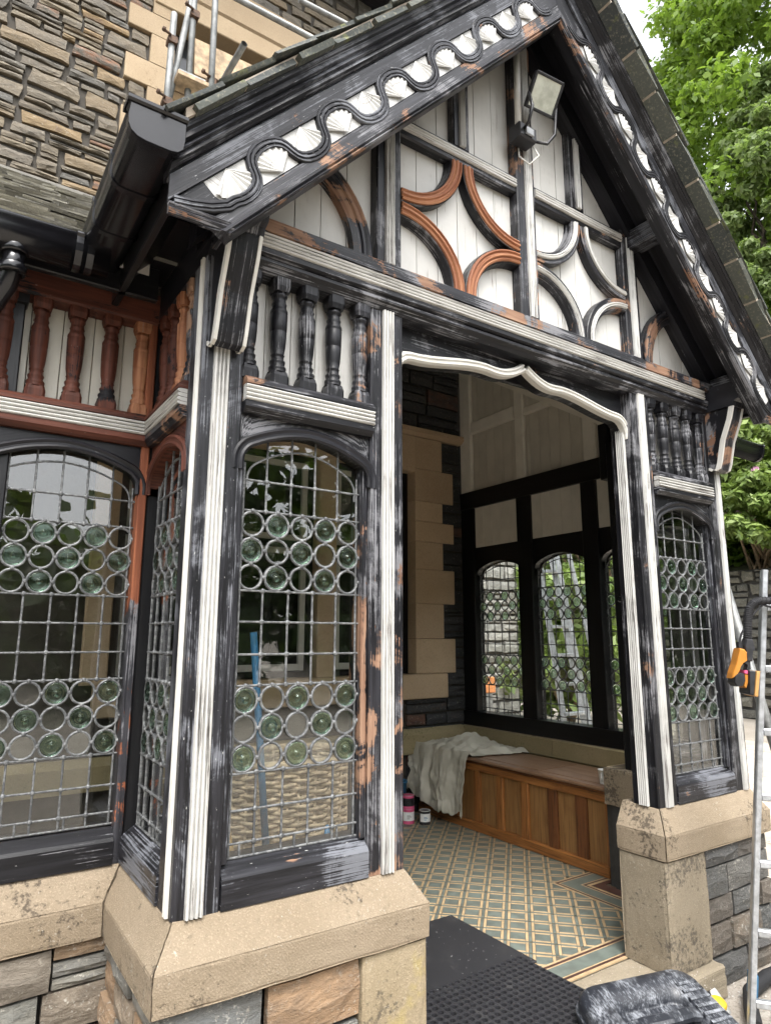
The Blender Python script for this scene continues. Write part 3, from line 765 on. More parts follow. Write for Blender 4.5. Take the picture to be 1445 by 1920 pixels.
# white boards
edges = [-1.5, -1.37, -1.255, -1.14, -1.02, -.9, -.78, -.655, -.535, -.415, -.295, -.175, -.055, .06, .175, .295, .415, .535, .655, .78, .9, 1.02, 1.14, 1.255, 1.37, 1.5]
for a, b in zip(edges[:-1], edges[1:]):
    a, b = a+.0018, b-.0018; z0 = 3.06; c = 4.78
    poly = [(a, z0), (b, z0), (b, rz(b, c)), (a, rz(a, c))]
    if a < 0 < b: poly = [(a, z0), (b, z0), (b, rz(b, c)), (0, c), (a, rz(a, c))]
    y = .046+random.uniform(-.0015, .0015)
    O('gable_board', MB().prism([(x, y, max(z, z0+.01) if z != z0 else z) for x, z in poly], (0, .016, 0), (0, 0, 1)), WBRD, P)
O('gable_backing', MB().prism([(-1.55, .075, 3.0), (1.55, .075, 3.0), (1.55, .075, rz(1.55, 4.80)), (0, .075, 4.80), (-1.55, .075, rz(1.55, 4.80))], (0, .02, 0)), INBLK, P)
# rafters at the gable face
for sx in (-1, 1):
    rf = MB(); q = [(sx*1.66, rz(1.66, 4.70)), (0, 4.70), (0, 4.86), (sx*1.66, rz(1.66, 4.86))]
    rf.prism([(x, -.035, z) for x, z in q], (0, .09, 0), (-sx*CT, 0, ST)); O('rafter', rf, BLKC, P)
    sf = MB(); q = [(sx*1.775, rz(1.775, 4.84)), (0, 4.84), (0, 4.865), (sx*1.775, rz(1.775, 4.865))]
    for y0 in (-.235, -.135):
        s2 = MB(); s2.prism([(x, y0, z) for x, z in q], (0, .098, 0), (-sx*CT, 0, ST)); O('soffit_board', s2, INBLK if sx < 0 else BLKC, P)
    # purlin and plate ends carrying the overhang
    for px_, pz, hh, mt in ((.87, 3.73, .115, BLKW), (1.575, 3.03, .06, BLKO)):
        O('purlin', MB().box(sx*px_-.055, sx*px_+.055, -.225, .0, pz, pz+hh, .008), mt, P)

# ---- corner brackets
for sx in (-1, 1):
    prof = [(.0, 2.53), (-.035, 2.505), (-.062, 2.515), (-.075, 2.55), (-.105, 2.68), (-.155, 2.80), (-.175, 2.872), (.0, 2.872)]
    xc = sx*1.535
    br = O('bracket', MB().prism([(xc-.048, y, z) for y, z in prof], (.096, 0, 0), (0, .3, -1)), BLK if sx < 0 else BLKO, P)
    fr = prof[:-1]
    for e in (-1, 1):
        m3 = MB(); xe = xc+e*.048
        m3.sweep([[(xe-e*.002, y, z), (xe-e*.002, y-.008, z), (xe+e*.010, y-.008, z), (xe+e*.010, y+.020, z+.002), (xe-e*.002, y+.020, z+.002)] for y, z in fr])
        O('bracket_edging', m3, WHTC, br)
    cor = [(.0, 2.874), (-.18, 2.874), (-.19, 2.90), (-.215, 2.91), (-.225, 2.945), (-.245, 2.955), (-.25, 3.02), (0, 3.02)]
    O('corbel', MB().prism([(xc-.062, y, z) for y, z in cor], (.124, 0, 0), (0, 1, 0)), BLKO, P)

# ---- bargeboards
def barge(m, prof, y_sign=-1, s_min=None, s_max=None):
    """profile points (a perpendicular to slope, b forward); swept up the slope, cut plumb at the apex and level at the foot"""
    r0, r1 = [], []
    for a, b in prof:
        s0 = max(-(ST*0+CT*a)/ST - .012, (-1.822+1.613+a*ST)/CT); s1 = (1.613+a*ST)/CT
        if s_min is not None: s0 = max(s0, s_min)
        for s, r in ((s0, r0), (s1-.0015, r1)):
            x = -1.613+CT*s-ST*a; z = 2.78+ST*s+CT*a
            r.append(V((-x*m, -b, z)))
    return MB().sweep([r0, r1])
def bpt(m, s, a, b):
    return V((-m*(-1.613+CT*s-ST*a), -b, 2.78+ST*s+CT*a))
S_TOP = 1.613/CT
for m in (-1, 1):
    bb = O('bargeboard', barge(m, [(0, .215), (0, .266), (.018, .266), (.14, .266), (.25, .266), (.25, .215)]), BLKW if m < 0 else BLK, P)
    O('lower_moulding', barge(m, [(0, .266), (.0, .280), (.006, .288), (.013, .281), (.018, .290), (.026, .290), (.032, .280), (.072, .276), (.076, .266)]), BLKO, bb)
    O('carved_ground', barge(m, [(.077, .2665), (.077, .2685), (.176, .2685), (.176, .2665)]), SHELL if False else BLK, bb)
    O('upper_fillet', barge(m, [(.178, .266), (.178, .279), (.236, .279), (.244, .268), (.244, .266)]), BLKW, bb)
    O('crown_moulding', barge(m, [(.246, .20), (.246, .278), (.256, .296), (.270, .290), (.274, .302), (.288, .290), (.294, .306), (.310, .302), (.316, .312), (.336, .312), (.336, .20)]), BLKW if m < 0 else BLK, bb)
    O('foot_moulding', MB().planar([bpt(m, -.005, 0, .2665), V((-m*-1.820, -.2665, 2.774))], FN, [(0, 0), (0, .014), (m*.014, .022), (m*.024, .012), (m*.034, .018), (m*.044, .008), (m*.046, 0)]), BLKP2, bb)
    # running wave
    per = .3715; amp = .055; am = .126; pts = [bpt(m, -.10, .168, .274), bpt(m, -.055, .132, .274), bpt(m, -.005, .100, .274), bpt(m, .05, .078, .274)]; s = .10
    ph0 = math.pi/2-2*math.pi*(.316+.135)/per
    while s < S_TOP-.02:
        k = (s+.135)/per*2*math.pi
        pts.append(bpt(m, s-.020*math.sin(2*k+2*ph0), am+amp*math.sin(k+ph0), .274)); s += per/22
    wv = MB(); wv.planar(pts, FN, [(-.020, -.006), (-.020, .005), (-.0165, .009), (-.010, .009), (-.007, .003), (-.0045, .010), (.0045, .010), (.007, .003), (.010, .009), (.0165, .009), (.020, .005), (.020, -.006)])
    O('wave_moulding', wv, BLKW if m < 0 else BLK, bb)
    # half-round carved shells in each lobe of the wave
    def wpt(kk):                                             # the wave's own centre line
        s_ = kk*per/(2*math.pi)-.135; return s_-.020*math.sin(2*kk+2*ph0), am+amp*math.sin(kk+ph0)
    k0 = 0
    while True:
        sc_ = .316+per*k0; st_ = sc_-per/2
        if st_ > S_TOP-.10: break
        for s_, c_, sg in ((st_, .175, -1), (sc_, .078, 1)):
            if not (-.02 < s_ < S_TOP-.09): continue
            kc = (s_+.135)/per*2*math.pi; arc = [wpt(kc+(-.5+i/12)*math.pi*.98) for i in range(13)]
            gq = MB(); ring = [bpt(m, a, b, .2662) for a, b in arc]+[bpt(m, arc[-1][0], c_, .2662), bpt(m, arc[0][0], c_, .2662)]
            gq.sweep([ring, [p-V((0, .0025, 0)) for p in ring]])
            sh = O('carved_shell', gq, SHELL, bb)
            q = MB(); n = 8; c0 = 0; q.v.append(tuple(bpt(m, s_, c_+sg*.002, .282)))
            for i in range(2*n+1):                           # radiating fan, filling the lobe
                f = i/(2*n)*12; i0 = min(11, int(f)); fr = f-i0
                a = arc[i0][0]*(1-fr)+arc[i0+1][0]*fr; b = arc[i0][1]*(1-fr)+arc[i0+1][1]*fr
                q.v.append(tuple(bpt(m, s_+(a-s_)*.93, c_+(b-c_)*.93, (.2800 if i % 2 else .2735))))
            for i in range(2*n): q.face((0, i+1, i+2), ((0, 0), (.01, .1), (.02, .1)))
            link('shell_fan', q.mesh('fan'), SHELL, sh)
        k0 += 1

# ---- gable roof
roof = MB(); c1, c0 = 5.035, 4.868
for m in (-1, 1):
    pl_ = [(0, -.20), (1.79, -.20), (1.79, .56), (.20, 2.99), (0, 2.99)]
    roof.sweep([[(m*x, y, rz(x, c0)) for x, y in pl_], [(m*x, y, rz(x, c1)) for x, y in pl_]])
gr_ = O('gable_roof', roof, INBLK, P)
for m in (-1, 1):
    # mortar bed under the verge slates
    yv = -.340 if m < 0 else -.395
    bed = MB().prism([(m*1.80, yv+.012, rz(1.80, 5.038)), (0, yv+.012, 5.038), (0, yv+.012, 5.075), (m*1.80, yv+.012, rz(1.80, 5.075))], (0, .5, 0))
    O('mortar_bed', bed, MORTL, gr_)
    s = 0.0; Ltot = 1.78/CT; i = 0
    while s < Ltot-.05:
        L = random.uniform(.20, .27); y0 = yv+random.uniform(-.016, .006); lift = random.uniform(.0, .008)
        a0, a1 = 5.062, 5.062
        def pt(ss, off): x = 1.77-CT*ss; return (m*x, rz(x, 5.05)+off)
        xa, za = pt(s+.004, -.018); xb, zb = pt(min(s+L, Ltot)-.010, -.016)
        nx, nz = m*ST, CT
        th = .020; q = MB(); jit = lambda: random.uniform(-.010, .010)
        ring0 = [(xa, y0+jit(), za-.0), (xa, y0+.46, za), (xa+nx*th, y0+.46, za+nz*th), (xa+nx*th, y0+jit(), za+nz*th)]
        ring1 = [(xb, y0+jit(), zb), (xb, y0+.46, zb), (xb+nx*th*1.0, y0+.46, zb+nz*th), (xb+nx*th, y0+jit(), zb+nz*th)]
        midx = [tuple((p_+q_)/2+ (random.uniform(-.006, .006) if k == 1 else 0) for k, (p_, q_) in enumerate(zip(a, b))) for a, b in zip(ring0, ring1)]
        q.sweep([ring0, midx, ring1]); O('slate', q, SLATE, gr_)
        # upper course, thinner and set back
        q = MB(); e = .024+lift; xa2, za2 = pt(s-.10, 0); xb2, zb2 = pt(s+L-.10, 0)
        q.sweep([[(xa2+nx*e, y0-.004+jit(), za2+nz*e), (xa2+nx*e, y0+.5, za2+nz*e), (xa2+nx*(e+.012), y0+.5, za2+nz*(e+.012)), (xa2+nx*(e+.012), y0-.004, za2+nz*(e+.012))],
                 [(xb2+nx*(e-.008), y0+jit(), zb2+nz*(e-.008)), (xb2+nx*(e-.008), y0+.5, zb2+nz*(e-.008)), (xb2+nx*(e+.006), y0+.5, zb2+nz*(e+.006)), (xb2+nx*(e+.006), y0, zb2+nz*(e+.006))]])
        O('slate', q, SLATE, gr_)
        s += L; i += 1

# ---- gutters
def gutter_prof(m): return [(m*x, z) for x, z in ((1.938, 3.066), (1.956, 3.064), (1.957, 3.050), (1.950, 3.040), (1.954, 3.005), (1.952, 2.980), (1.944, 2.962), (1.928, 2.950), (1.905, 2.945), (1.84, 2.944), (1.820, 2.948), (1.806, 2.962), (1.802, 2.99), (1.802, 3.066))]
for m in (-1, 1):
    gp = gutter_prof(m)
    g = O('box_gutter', MB().sweep([[(x, -.31, z) for x, z in gp], [(x, .60, z) for x, z in gp]], smooth=True, caps=False), PLAS, P)
    cen = (m*1.877, 3.005)
    def big(f, y0, y1): return MB().sweep([[(cen[0]+(x-cen[0])*f, y, cen[1]+(z-cen[1])*f) for x, z in gp] for y in (y0, y1)])
    O('end_cap', big(1.055, -.322, -.285), PLAS, g)
    O('end_cap_rim', MB().box(*sorted((m*1.792, m*1.966)), -.336, -.262, 3.052, 3.074, .006), PLAS, g)
    O('end_cap_lip', MB().sweep([[(cen[0]+(x-cen[0])*f, y, cen[1]+(z-cen[1])*f+.004) for x, z in gp] for f, y in ((1.075, -.326), (1.075, -.316))]), PLAS, g)
    for y in (-.06, .22): O('union_bracket', big(1.06, y-.012, y+.012), PLAS, g)
    O('fascia', MB().box(min(m*1.80, m*1.772), max(m*1.80, m*1.772), -.20, .62, 2.88, 3.06), INBLK, P)
    a, b = sorted((m*1.775, m*1.60))
    O('eave_soffit', MB().box(a, b, -.20, .62, 3.02, 3.045), INBLK, P)
    # hopper-like gutter along the wing eave
    hr = [(.42+.058*math.cos(t), 2.985+.075*math.sin(t)*1.25) for t in [math.pi+math.pi*i/10 for i in range(11)]]
    hr = [(.350, 2.996), (.346, 2.988), (.353, 2.978), (.354, 2.955), (.360, 2.928), (.373, 2.905), (.390, 2.890), (.412, 2.883), (.44, 2.885), (.462, 2.900), (.475, 2.925), (.48, 2.996)]
    xa, xb = (-2.75, -1.86) if m < 0 else (1.86, 2.92)
    g2 = O('eave_gutter', MB().sweep([[(xa, y, z) for y, z in hr], [(xb, y, z) for y, z in hr]], smooth=True), PLAS, P)
    for ux in ((-1.93, -1.97) if m < 0 else (2.90, 2.5)):
        O('union_bracket', MB().sweep([[(ux+d, .418+(y-.418)*1.07, 2.945+(z-2.945)*1.07) for y, z in hr] for d in (-.012, .012)]), PLAS, g2)
    a, b = sorted((m*1.65, m*2.42))
    O('wing_fascia', MB().box(a, b, .482, .515, 2.88, 3.02), INBLK, P)
    O('wing_soffit', MB().box(a, b, .515, .66, 2.965, 2.985), INBLK, P)
dp = MB(); dp.tube([(-2.17, .42, 2.90), (-2.17, .42, 2.83), (-2.18, .45, 2.77), (-2.26, .56, 2.62), (-2.29, .60, 2.53), (-2.29, .60, 0.0)], .036, 12)
d_ = O('downpipe', dp, PLAS, P)
for z in (2.875, 2.80): O('pipe_collar', MB().lathe([(.042, 0), (.046, .006), (.046, .03), (.042, .036)], (-2.17, .42, z), (0, 0, 1), 14), PLAS, d_)

# ---- wings (front wall at y = R_) and returns
for m in (-1, 1):
    a, b = sorted((m*1.601, m*1.634)); O('inner_corner_post', MB().box(a, b, R_-.002, R_+.12, ZB, 2.86), CORNW if m < 0 else BLK, P)
    a, b = sorted((m*2.19, m*2.26)); O('wing_post', MB().box(a, b, R_-.01, R_+.12, ZB, 2.98), BLK, P)
    x0, x1 = sorted((m*2.19, m*1.634)); wd = x1-x0
    O('window_sill', MB().planar([(x0, R_, ZB), (x1, R_, ZB)], FN, [(0, -.13), (0, .012), (.080, .012), (.092, .004), (.122, -.035), (.122, -.13)]), BLK, P)
    arch_head(P, (x0, R_, 0), (1, 0, 0), wd, 2.31, BLKC, BLKC)
    if m < 0: leaded(P, (x0+.0, R_+.046, 0), (1, 0, 0), wd, 6, flip=True)
    else: O('glazing_sheet', MB().box(x0, x1, R_+.044, R_+.047, .84, 2.26, .0005), GLASS, P)
    rail((x0-.0, R_, 2.30), (x1+(.03 if m < 0 else 0), R_, 2.30), FN, 0, (REDW if m < 0 else BLK, REDW if m < 0 else BLK))
    for i in range(5):
        q = x0+(wd+.03)*i/5; O('panel_board', MB().box(q+.0015, q+(wd+.03)/5-.0015, R_+.078, R_+.092, 2.40, 2.87, .002), CREAM, P)
    O('wing_beam', MB().box(x0, x1+.03 if m < 0 else x1, R_-.015, R_+.12, 2.845, 2.985, .008), REDW if m < 0 else BLK, P)
    if m < 0:
        for bxx, kk in ((-2.165, 'r'), (-2.042, 'r'), (-1.912, 'r'), (-1.781, 'r'), (-1.655, 'g')): baluster(kk, bxx, R_+.030, 2.43)
    # return wall
    Nn = (m, 0, 0); U = (0, m, 0)
    ya, yb = TD, R_
    xs = m*1.603
    p0 = (xs, ya if m > 0 else yb, 0); p1 = (xs, yb if m > 0 else ya, 0)
    def at(p, z): return V((p[0], p[1], z))
    O('window_sill', MB().planar([at(p0, ZB), at(p1, ZB)], Nn, [(0, -.13), (0, .006), (.085, .006), (.095, 0), (.126, -.045), (.126, -.13)]), BLKW, P)
    org = at(p0, 0)-V(Nn)*.0
    arch_head(P, org, U, yb-ya, 2.31, REDW if m < 0 else BLK, REDW if m < 0 else BLK)
    if m < 0: leaded(P, org-V(Nn)*.046+V(U)*.012, U, yb-ya-.024, 5)
    else: O('glazing_sheet', MB().box(m*1.555, m*1.558, ya, yb, .84, 2.26, .0005), GLASS, P)
    rail(at(p0, 2.30), at(p1, 2.30), Nn, 0, (BLKO if m < 0 else BLK, REDW if m < 0 else BLK))
    a, b = sorted((m*1.525, m*1.512))
    for i in range(4):
        q = ya+(yb-ya)*i/4; O('panel_board', MB().box(a, b, q+.001, q+(yb-ya)/4-.001, 2.40, 2.87, .002), CREAM, P)
    a, b = sorted((m*1.605, m*1.49)); O('return_beam', MB().box(a, b, ya, yb, 2.857, 3.02), BLKC, P)
    if m < 0:
        for by, kk in ((.575, 'r'), (.455, 'r'), (.335, 'g'), (.215, 'o')): baluster(kk, m*1.570, by, 2.433)

# ---- side walls of the porch body
INCRM = whitepaint('recess_toned_cream_paint', (.62, .585, .51), (.34, .30, .24), .64, bare=.97)  # shade of the recessed boards put into the colour so the frames stand out
def zu(y): return 3.294+.63*(y-1.267)
for m in (-1, 1):
    xi, xo = 2.10, 2.22
    def B(name, y0, y1, z0, z1, mat, xa=xi, xb=xo, ch=.005):
        a, b = sorted((m*xa, m*xb)); return O(name, MB().box(a, b, y0, y1, z0, z1, ch), mat, P)
    bays = ((.76, 1.322), (1.475, 2.050), (2.222, 2.815))
    for y0, y1 in ((.66, .76), (1.322, 1.475), (2.050, 2.222), (2.815, 3.0)): B('side_post', y0, y1, .842, 2.81, INBLK)
    B('side_sill', .66, 3.0, .705, .842, INBLK, 2.085, 2.24)
    B('side_beam', .64, 3.0, 2.81, 2.985, INBLK, 2.092, 2.225)
    for y0, y1 in bays:
        U = (0, m, 0); org = V((m*xo, y0 if m > 0 else y1, 0))
        if m > 0:
            arch_head(P, org, U, y1-y0, 2.41, INBLK, INBLK)
            leaded(P, V((m*2.165, y0, 0)), U, y1-y0, 6, flip=True)
            a = MB(); a.planar([V((m*2.10, y0, .845)), V((m*2.10, y1, .845))], (-m, 0, 0), [(0, -.06), (0, .010), (-.02, .010), (-.03, -.06)]); 
        else: B('glazing_sheet', y0, y1, .84, 2.41, GLASS, 2.16, 2.163, .0005)
        n = 5
        for i in range(n):
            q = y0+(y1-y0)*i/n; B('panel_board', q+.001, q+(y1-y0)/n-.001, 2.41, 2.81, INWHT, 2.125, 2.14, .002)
    O('inner_post', MB().box(*sorted((m*1.462, m*1.598)), .642, .715, .707, 2.856, .006), INBLK, P)
    O('inner_bracket', MB().box(*sorted((m*1.50, m*1.598)), .716, .80, 2.62, 3.02, .006), INBLK, P)
    # panelled gable end of the lean-to, white inside
    yy = [.64+i*.118 for i in range(21)]
    for q0, q1 in zip(yy[:-1], yy[1:]):
        q1 = min(q1, 3.0)
        mb2 = MB().prism([(m*2.150, q0+.0015, 2.98), (m*2.150, q1-.0015, 2.98), (m*2.150, q1-.0015, zu(q1)+.05), (m*2.150, q0+.0015, zu(q0)+.05)], (m*.015, 0, 0), (0, 0, 1)); O('gable_end_board', mb2, INCRM, P)
    for y0, y1 in ((2.83, 3.0), (2.09, 2.21), (1.30, 1.42)):
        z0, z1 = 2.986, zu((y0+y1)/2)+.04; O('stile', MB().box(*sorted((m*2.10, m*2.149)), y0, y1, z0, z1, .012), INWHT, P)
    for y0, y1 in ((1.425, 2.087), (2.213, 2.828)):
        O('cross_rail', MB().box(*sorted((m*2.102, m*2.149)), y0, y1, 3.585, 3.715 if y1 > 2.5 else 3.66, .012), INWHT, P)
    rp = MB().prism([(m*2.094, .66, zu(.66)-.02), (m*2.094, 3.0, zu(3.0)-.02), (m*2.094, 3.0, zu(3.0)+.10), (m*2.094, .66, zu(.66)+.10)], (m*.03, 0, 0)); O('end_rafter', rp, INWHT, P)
    # lean-to roof
    xa, xb = m*1.20, m*2.50
    pl_ = [(2.50, .44), (2.50, 2.995), (.16, 2.995), (1.775, .545), (1.70, .44)]
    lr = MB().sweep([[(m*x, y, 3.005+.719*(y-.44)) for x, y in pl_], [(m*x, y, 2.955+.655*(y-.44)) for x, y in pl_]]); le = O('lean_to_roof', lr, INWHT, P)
    if m < 0:
        sl_ = (4.845-3.005)/(3.0-.44); ang = math.atan(sl_); ny, nz = -math.sin(ang), math.cos(ang)
        s = 0.0; L = 2.56/math.cos(ang); row = 0
        while s < L-.03:
            ex = random.uniform(.05, .075); x = -2.60-random.uniform(0, .15)
            while x < -1.32:
                wl = random.uniform(.16, .32); y0, z0 = .41+s*math.cos(ang), 3.012+(s-.03)*math.sin(ang); dj = random.uniform(-.022, .022)
                y1, z1 = y0+(ex+.07)*math.cos(ang), z0+(ex+.07)*math.sin(ang); t = random.uniform(.010, .018); e = random.uniform(.010, .024)
                y0 += dj; x2 = x+wl-.006
                q = MB(); q.sweep([[(xx, y0+random.uniform(-.006, .006)+ny*e, z0+nz*e), (xx, y0+ny*(e+t), z0+nz*(e+t)), (xx, y1+ny*.010, z1+nz*.010), (xx, y1, z1)] for xx in (x, (x+x2)/2, x2)])
                O('stone_slate', q, STSL, le); x += wl
            s += ex
        fl = MB().box(-2.75, -1.3, 2.93, 2.994, 4.82, 4.875, .004); O('flashing', fl, LEADF, le)
        O('flashing_fillet', MB().box(-2.75, -1.3, 2.90, 2.99, 4.735, 4.80, .004), WOODP, le)

# ---- stone plinth
PL = O('stone_plinth', MB().box(-1.585, -.80, .06, .20, -.15, .49, .0), MORT, P)
def core(x0, x1, y0, y1, z0=-.15, z1=.49, mat=MORT): O('wall_core', MB().box(x0, x1, y0, y1, z0, z1, 0), mat, PL)
CAPP = [(.0, .712), (.062, .612), (.066, .606), (.064, .495), (.056, .490), (-.20, .490), (-.20, .712)]
def caps(path, mats, closed=False):
    """weathered capping stones along an xy path, mitred; outward is to the right of travel"""
    pts = [V((x, y, 0)) for x, y in path]; n = len(pts)
    A = []
    for i in range(n):
        t0 = (pts[i]-pts[i-1]).normalized() if i else (pts[1]-pts[0]).normalized(); t1 = (pts[i+1]-pts[i]).normalized() if i < n-1 else t0
        a0, a1 = V((t0.y, -t0.x, 0)), V((t1.y, -t1.x, 0)); a = (a0+a1).normalized(); A.append(a/max(a.dot(a0), .3))
    for i in range(n-1):
        t = (pts[i+1]-pts[i]).normalized()*.0015
        cs_ = O('capping_stone', MB().sweep([[pts[i]+A[i]*o+V((0, 0, z))+t for o, z in CAPP], [pts[i+1]+A[i+1]*o+V((0, 0, z))-t for o, z in CAPP]]), mats[i], PL); roughen(cs_, 12)
caps([(-2.28, 3.0), (-2.28, R_), (-1.6, R_), (-1.6, 0), (-w_, 0), (-w_, .215)], [SAND]*5)
caps([(w_, .215), (w_, 0), (1.6, 0), (1.6, R_), (2.28, R_), (2.28, 3.0)], [SAND, SAND, SAND, SAND, SAND])
core(.80, 1.585, .06, .20); core(-2.20, -1.45, .70, .86); core(1.45, 2.20, .70, .86)
core(-1.55, -1.42, .06, .80); core(1.42, 1.55, .06, .80); core(2.10, 2.22, .70, 3.0); core(-2.22, -2.10, .70, 3.0)
# dressed blocks beside the opening
roughen(O('pier_block', MB().box(-.972, -.705, -.056, .215, -.149, .4885, .010), SANDP, PL), 12, .003)
roughen(O('pier_block', MB().box(.705, 1.036, -.056, .215, -.002, .4885, .010), SANDR, PL), 12, .003)
# rubble faces
rubble(PL, (-1.655, -.010, 0), (1, 0, 0), 0, .681, -.15, .488, PLS, .10, .16, .16, .40, .045, .22, split=.25, gap=.008)
rubble(PL, (1.038, -.010, 0), (1, 0, 0), 0, .617, -.15, .488, PLD, .09, .15, .14, .32, .045, .25, split=.25, gap=.008)
rubble(PL, (-1.612, R_-.01, 0), (0, -1, 0), 0, R_+.03, -.15, .488, PLS, .09, .15, .14, .30, .045, .22, split=.25, gap=.008)
rubble(PL, (-2.30, R_-.010, 0), (1, 0, 0), 0, .685, -.15, .488, PLS, .10, .15, .16, .34, .045, .22, split=.25, gap=.008)
O('kneeler_stone', MB().box(-1.66, -1.655, -.055, -.05, .40, .41, 0), SAND, PL)
# inner faces: sandstone band over slate by the bench
for m in (-1, 1):
    def IB(nm, x0, x1, y0, y1, z0, z1, mat): O(nm, MB().box(*sorted((m*x0, m*x1)), y0, y1, z0, z1, .006), mat, PL)
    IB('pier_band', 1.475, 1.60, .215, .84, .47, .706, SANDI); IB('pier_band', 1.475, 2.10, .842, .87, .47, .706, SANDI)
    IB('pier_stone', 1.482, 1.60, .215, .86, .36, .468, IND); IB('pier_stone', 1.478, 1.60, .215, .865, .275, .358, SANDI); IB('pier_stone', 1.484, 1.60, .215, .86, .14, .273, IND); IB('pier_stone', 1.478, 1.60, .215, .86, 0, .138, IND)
    IB('wall_ledge', 2.05, 2.22, .90, 1.85, .565, .704, SANDM); IB('wall_ledge', 2.05, 2.22, 1.853, 3.0, .565, .704, SANDM); IB('inner_wall', 2.07, 2.20, .90, 3.0, 0, .563, SANDM)

# ================================================================= PORCH FLOOR AND STEP
fl = MB(); fl.box(-2.1, 2.1, .196, 3.0, -.14, -.004, 0); FLOOR = O('floor', fl, GROUT, kind='structure')
def tile(name, poly, z, mat, me_cache={}):
    key = None
    q = MB(); q.prism([(x, y, -.005) for x, y in poly], (0, 0, z+.005)); return q
def lattice():
    pit = .18; h = pit/2; sq = math.sqrt(.5)
    def toxy(p, q): return ((p+q)/2, (q-p)/2)          # p = x-y, q = x+y
    g = MB(); hw = .0155
    # shared meshes in local coordinates
    def local(p0, p1, q0, q1, z, nm, mat):
        c = [toxy(p0, q0), toxy(p1, q0), toxy(p1, q1), toxy(p0, q1)]
        m = MB().prism([(x, y, -.004) for x, y in c], (0, 0, z+.004)); me = m.mesh(nm); me.materials.append(mat); return me
    b = .0118; f = .0225; e = .0017
    mg = local(b+f+e, pit-b-f-e, b+f+e, pit-b-f-e, .0, 'green_square_tile', TILEG)
    strips = [local(b+e, b+f-e, b+e, pit-b-e, .0, 'buff', TILEB), local(pit-b-f+e, pit-b-e, b+e, pit-b-e, .0, 'buff', TILEB),
              local(b+f+e, pit-b-f-e, b+e, b+f-e, .0, 'buff', TILEB), local(b+f+e, pit-b-f-e, pit-b-f+e, pit-b-e, .0, 'buff', TILEB)]
    bandp = local(-b+e, b-e, b+e, pit-b-e, .0, 'band', TILEG); bandq = local(b+e, pit-b-e, -b+e, b-e, .0, 'band', TILEG)
    rest = MB(); cells = []
    for i in range(-40, 40):
        for j in range(-10, 40):
            p0 = -.14+i*pit; q0 = 1.373+j*pit; x, y = toxy(p0, q0); cx, cy = toxy(p0+h, q0+h)
            cells.append((math.hypot(cx+2.27, cy+2.1), x, y, cx, cy))
    cells.sort(); n_s = 0; n_b = 0
    def inside(x, y, mrg=.0):
        if y < .372+mrg or y > 2.97: return False
        if abs(x) > 1.53-mrg: return False
        if abs(x) > 1.152-mrg and y < 1.098+mrg: return False
        return True
    def seen(x, y):                                     # in the doorway as the photograph looks in
        return y > .37 and x > .70*y-.75+.0 and x > -.25
    for d, x, y, cx, cy in cells:
        if not inside(cx, cy, -.012): continue
        vis = seen(cx, cy)
        if not vis:
            for me in [mg]+strips+[bandp, bandq]:
                bb = len(rest.v)
                for v in me.vertices: rest.v.append((v.co.x+x, v.co.y+y, v.co.z))
                mi = 0
                for pl in me.polygons: rest.face([bb+k for k in pl.vertices], [(0, 0)]*len(pl.vertices))
                rest_mats.extend([(0 if me in (mg, bandp, bandq) else 1)]*len(me.polygons))
            continue
        for me, nm in [(mg, 'green_square_tile')]+[(s, 'buff_strip_tile') for s in strips]+[(bandp, 'green_band_tile'), (bandq, 'green_band_tile')]:
            if nm == 'buff_strip_tile':
                n_s += 1
            if nm == 'green_band_tile': n_b += 1
            if (nm == 'buff_strip_tile' and n_s > 300) or (nm == 'green_band_tile' and n_b > 300):
                bb = len(rest.v)
                for v in me.vertices: rest.v.append((v.co.x+x, v.co.y+y, v.co.z))
                for pl in me.polygons: rest.face([bb+k for k in pl.vertices], [(0, 0)]*len(pl.vertices))
                rest_mats.extend([1 if nm[0] == 'b' else 0]*len(me.polygons)); continue
            o = link(nm, me, None, FLOOR); o.location = (x, y, random.uniform(-.0006, .0006))
    me = rest.mesh('far_tiles'); me.materials.append(TILEG); me.materials.append(TILEB)
    me.polygons.foreach_set('material_index', rest_mats)
    link('far_tiles', me, None, FLOOR, kind='stuff')
rest_mats = []
lattice()
# triangular edge pieces are filled with buff, then the border bands
def band(name, pts, w0, w1, mat, z=0.0, N=(0, 0, 1)):
    O(name, MB().planar([(x, y, -.004) for x, y in pts], N, [(w0, 0), (w1, 0), (w1, z+.0045), (w0, z+.0045)]), mat, FLOOR)
path = [(-1.53, 1.09), (-1.162, 1.09), (-1.162, .362), (1.162, .362), (1.162, 1.09), (1.53, 1.09)]
for nm, w0, w1, mt in (('border_tile', .0, -.0125, TILEB), ('border_tile', -.013, -.028, TILED), ('border_tile', -.029, -.036, TILEB), ('border_tile', -.037, -.124, TILEG), ('border_tile', -.125, -.132, TILEB), ('border_tile', -.133, -.148, TILED), ('border_tile', -.149, -.166, TILEB)):
    band(nm, path, w0, w1, mt, .0008)
for m in (-1, 1): O('border_tile', MB().box(*sorted((m*1.33, m*1.42)), .215, .92, -.004, .0008, 0), TILED, FLOOR); O('border_tile', MB().box(*sorted((m*1.42, m*1.53)), .885, .92, -.004, .0008, 0), TILED, FLOOR)
# infill under the lattice edge so cut cells read as buff and green

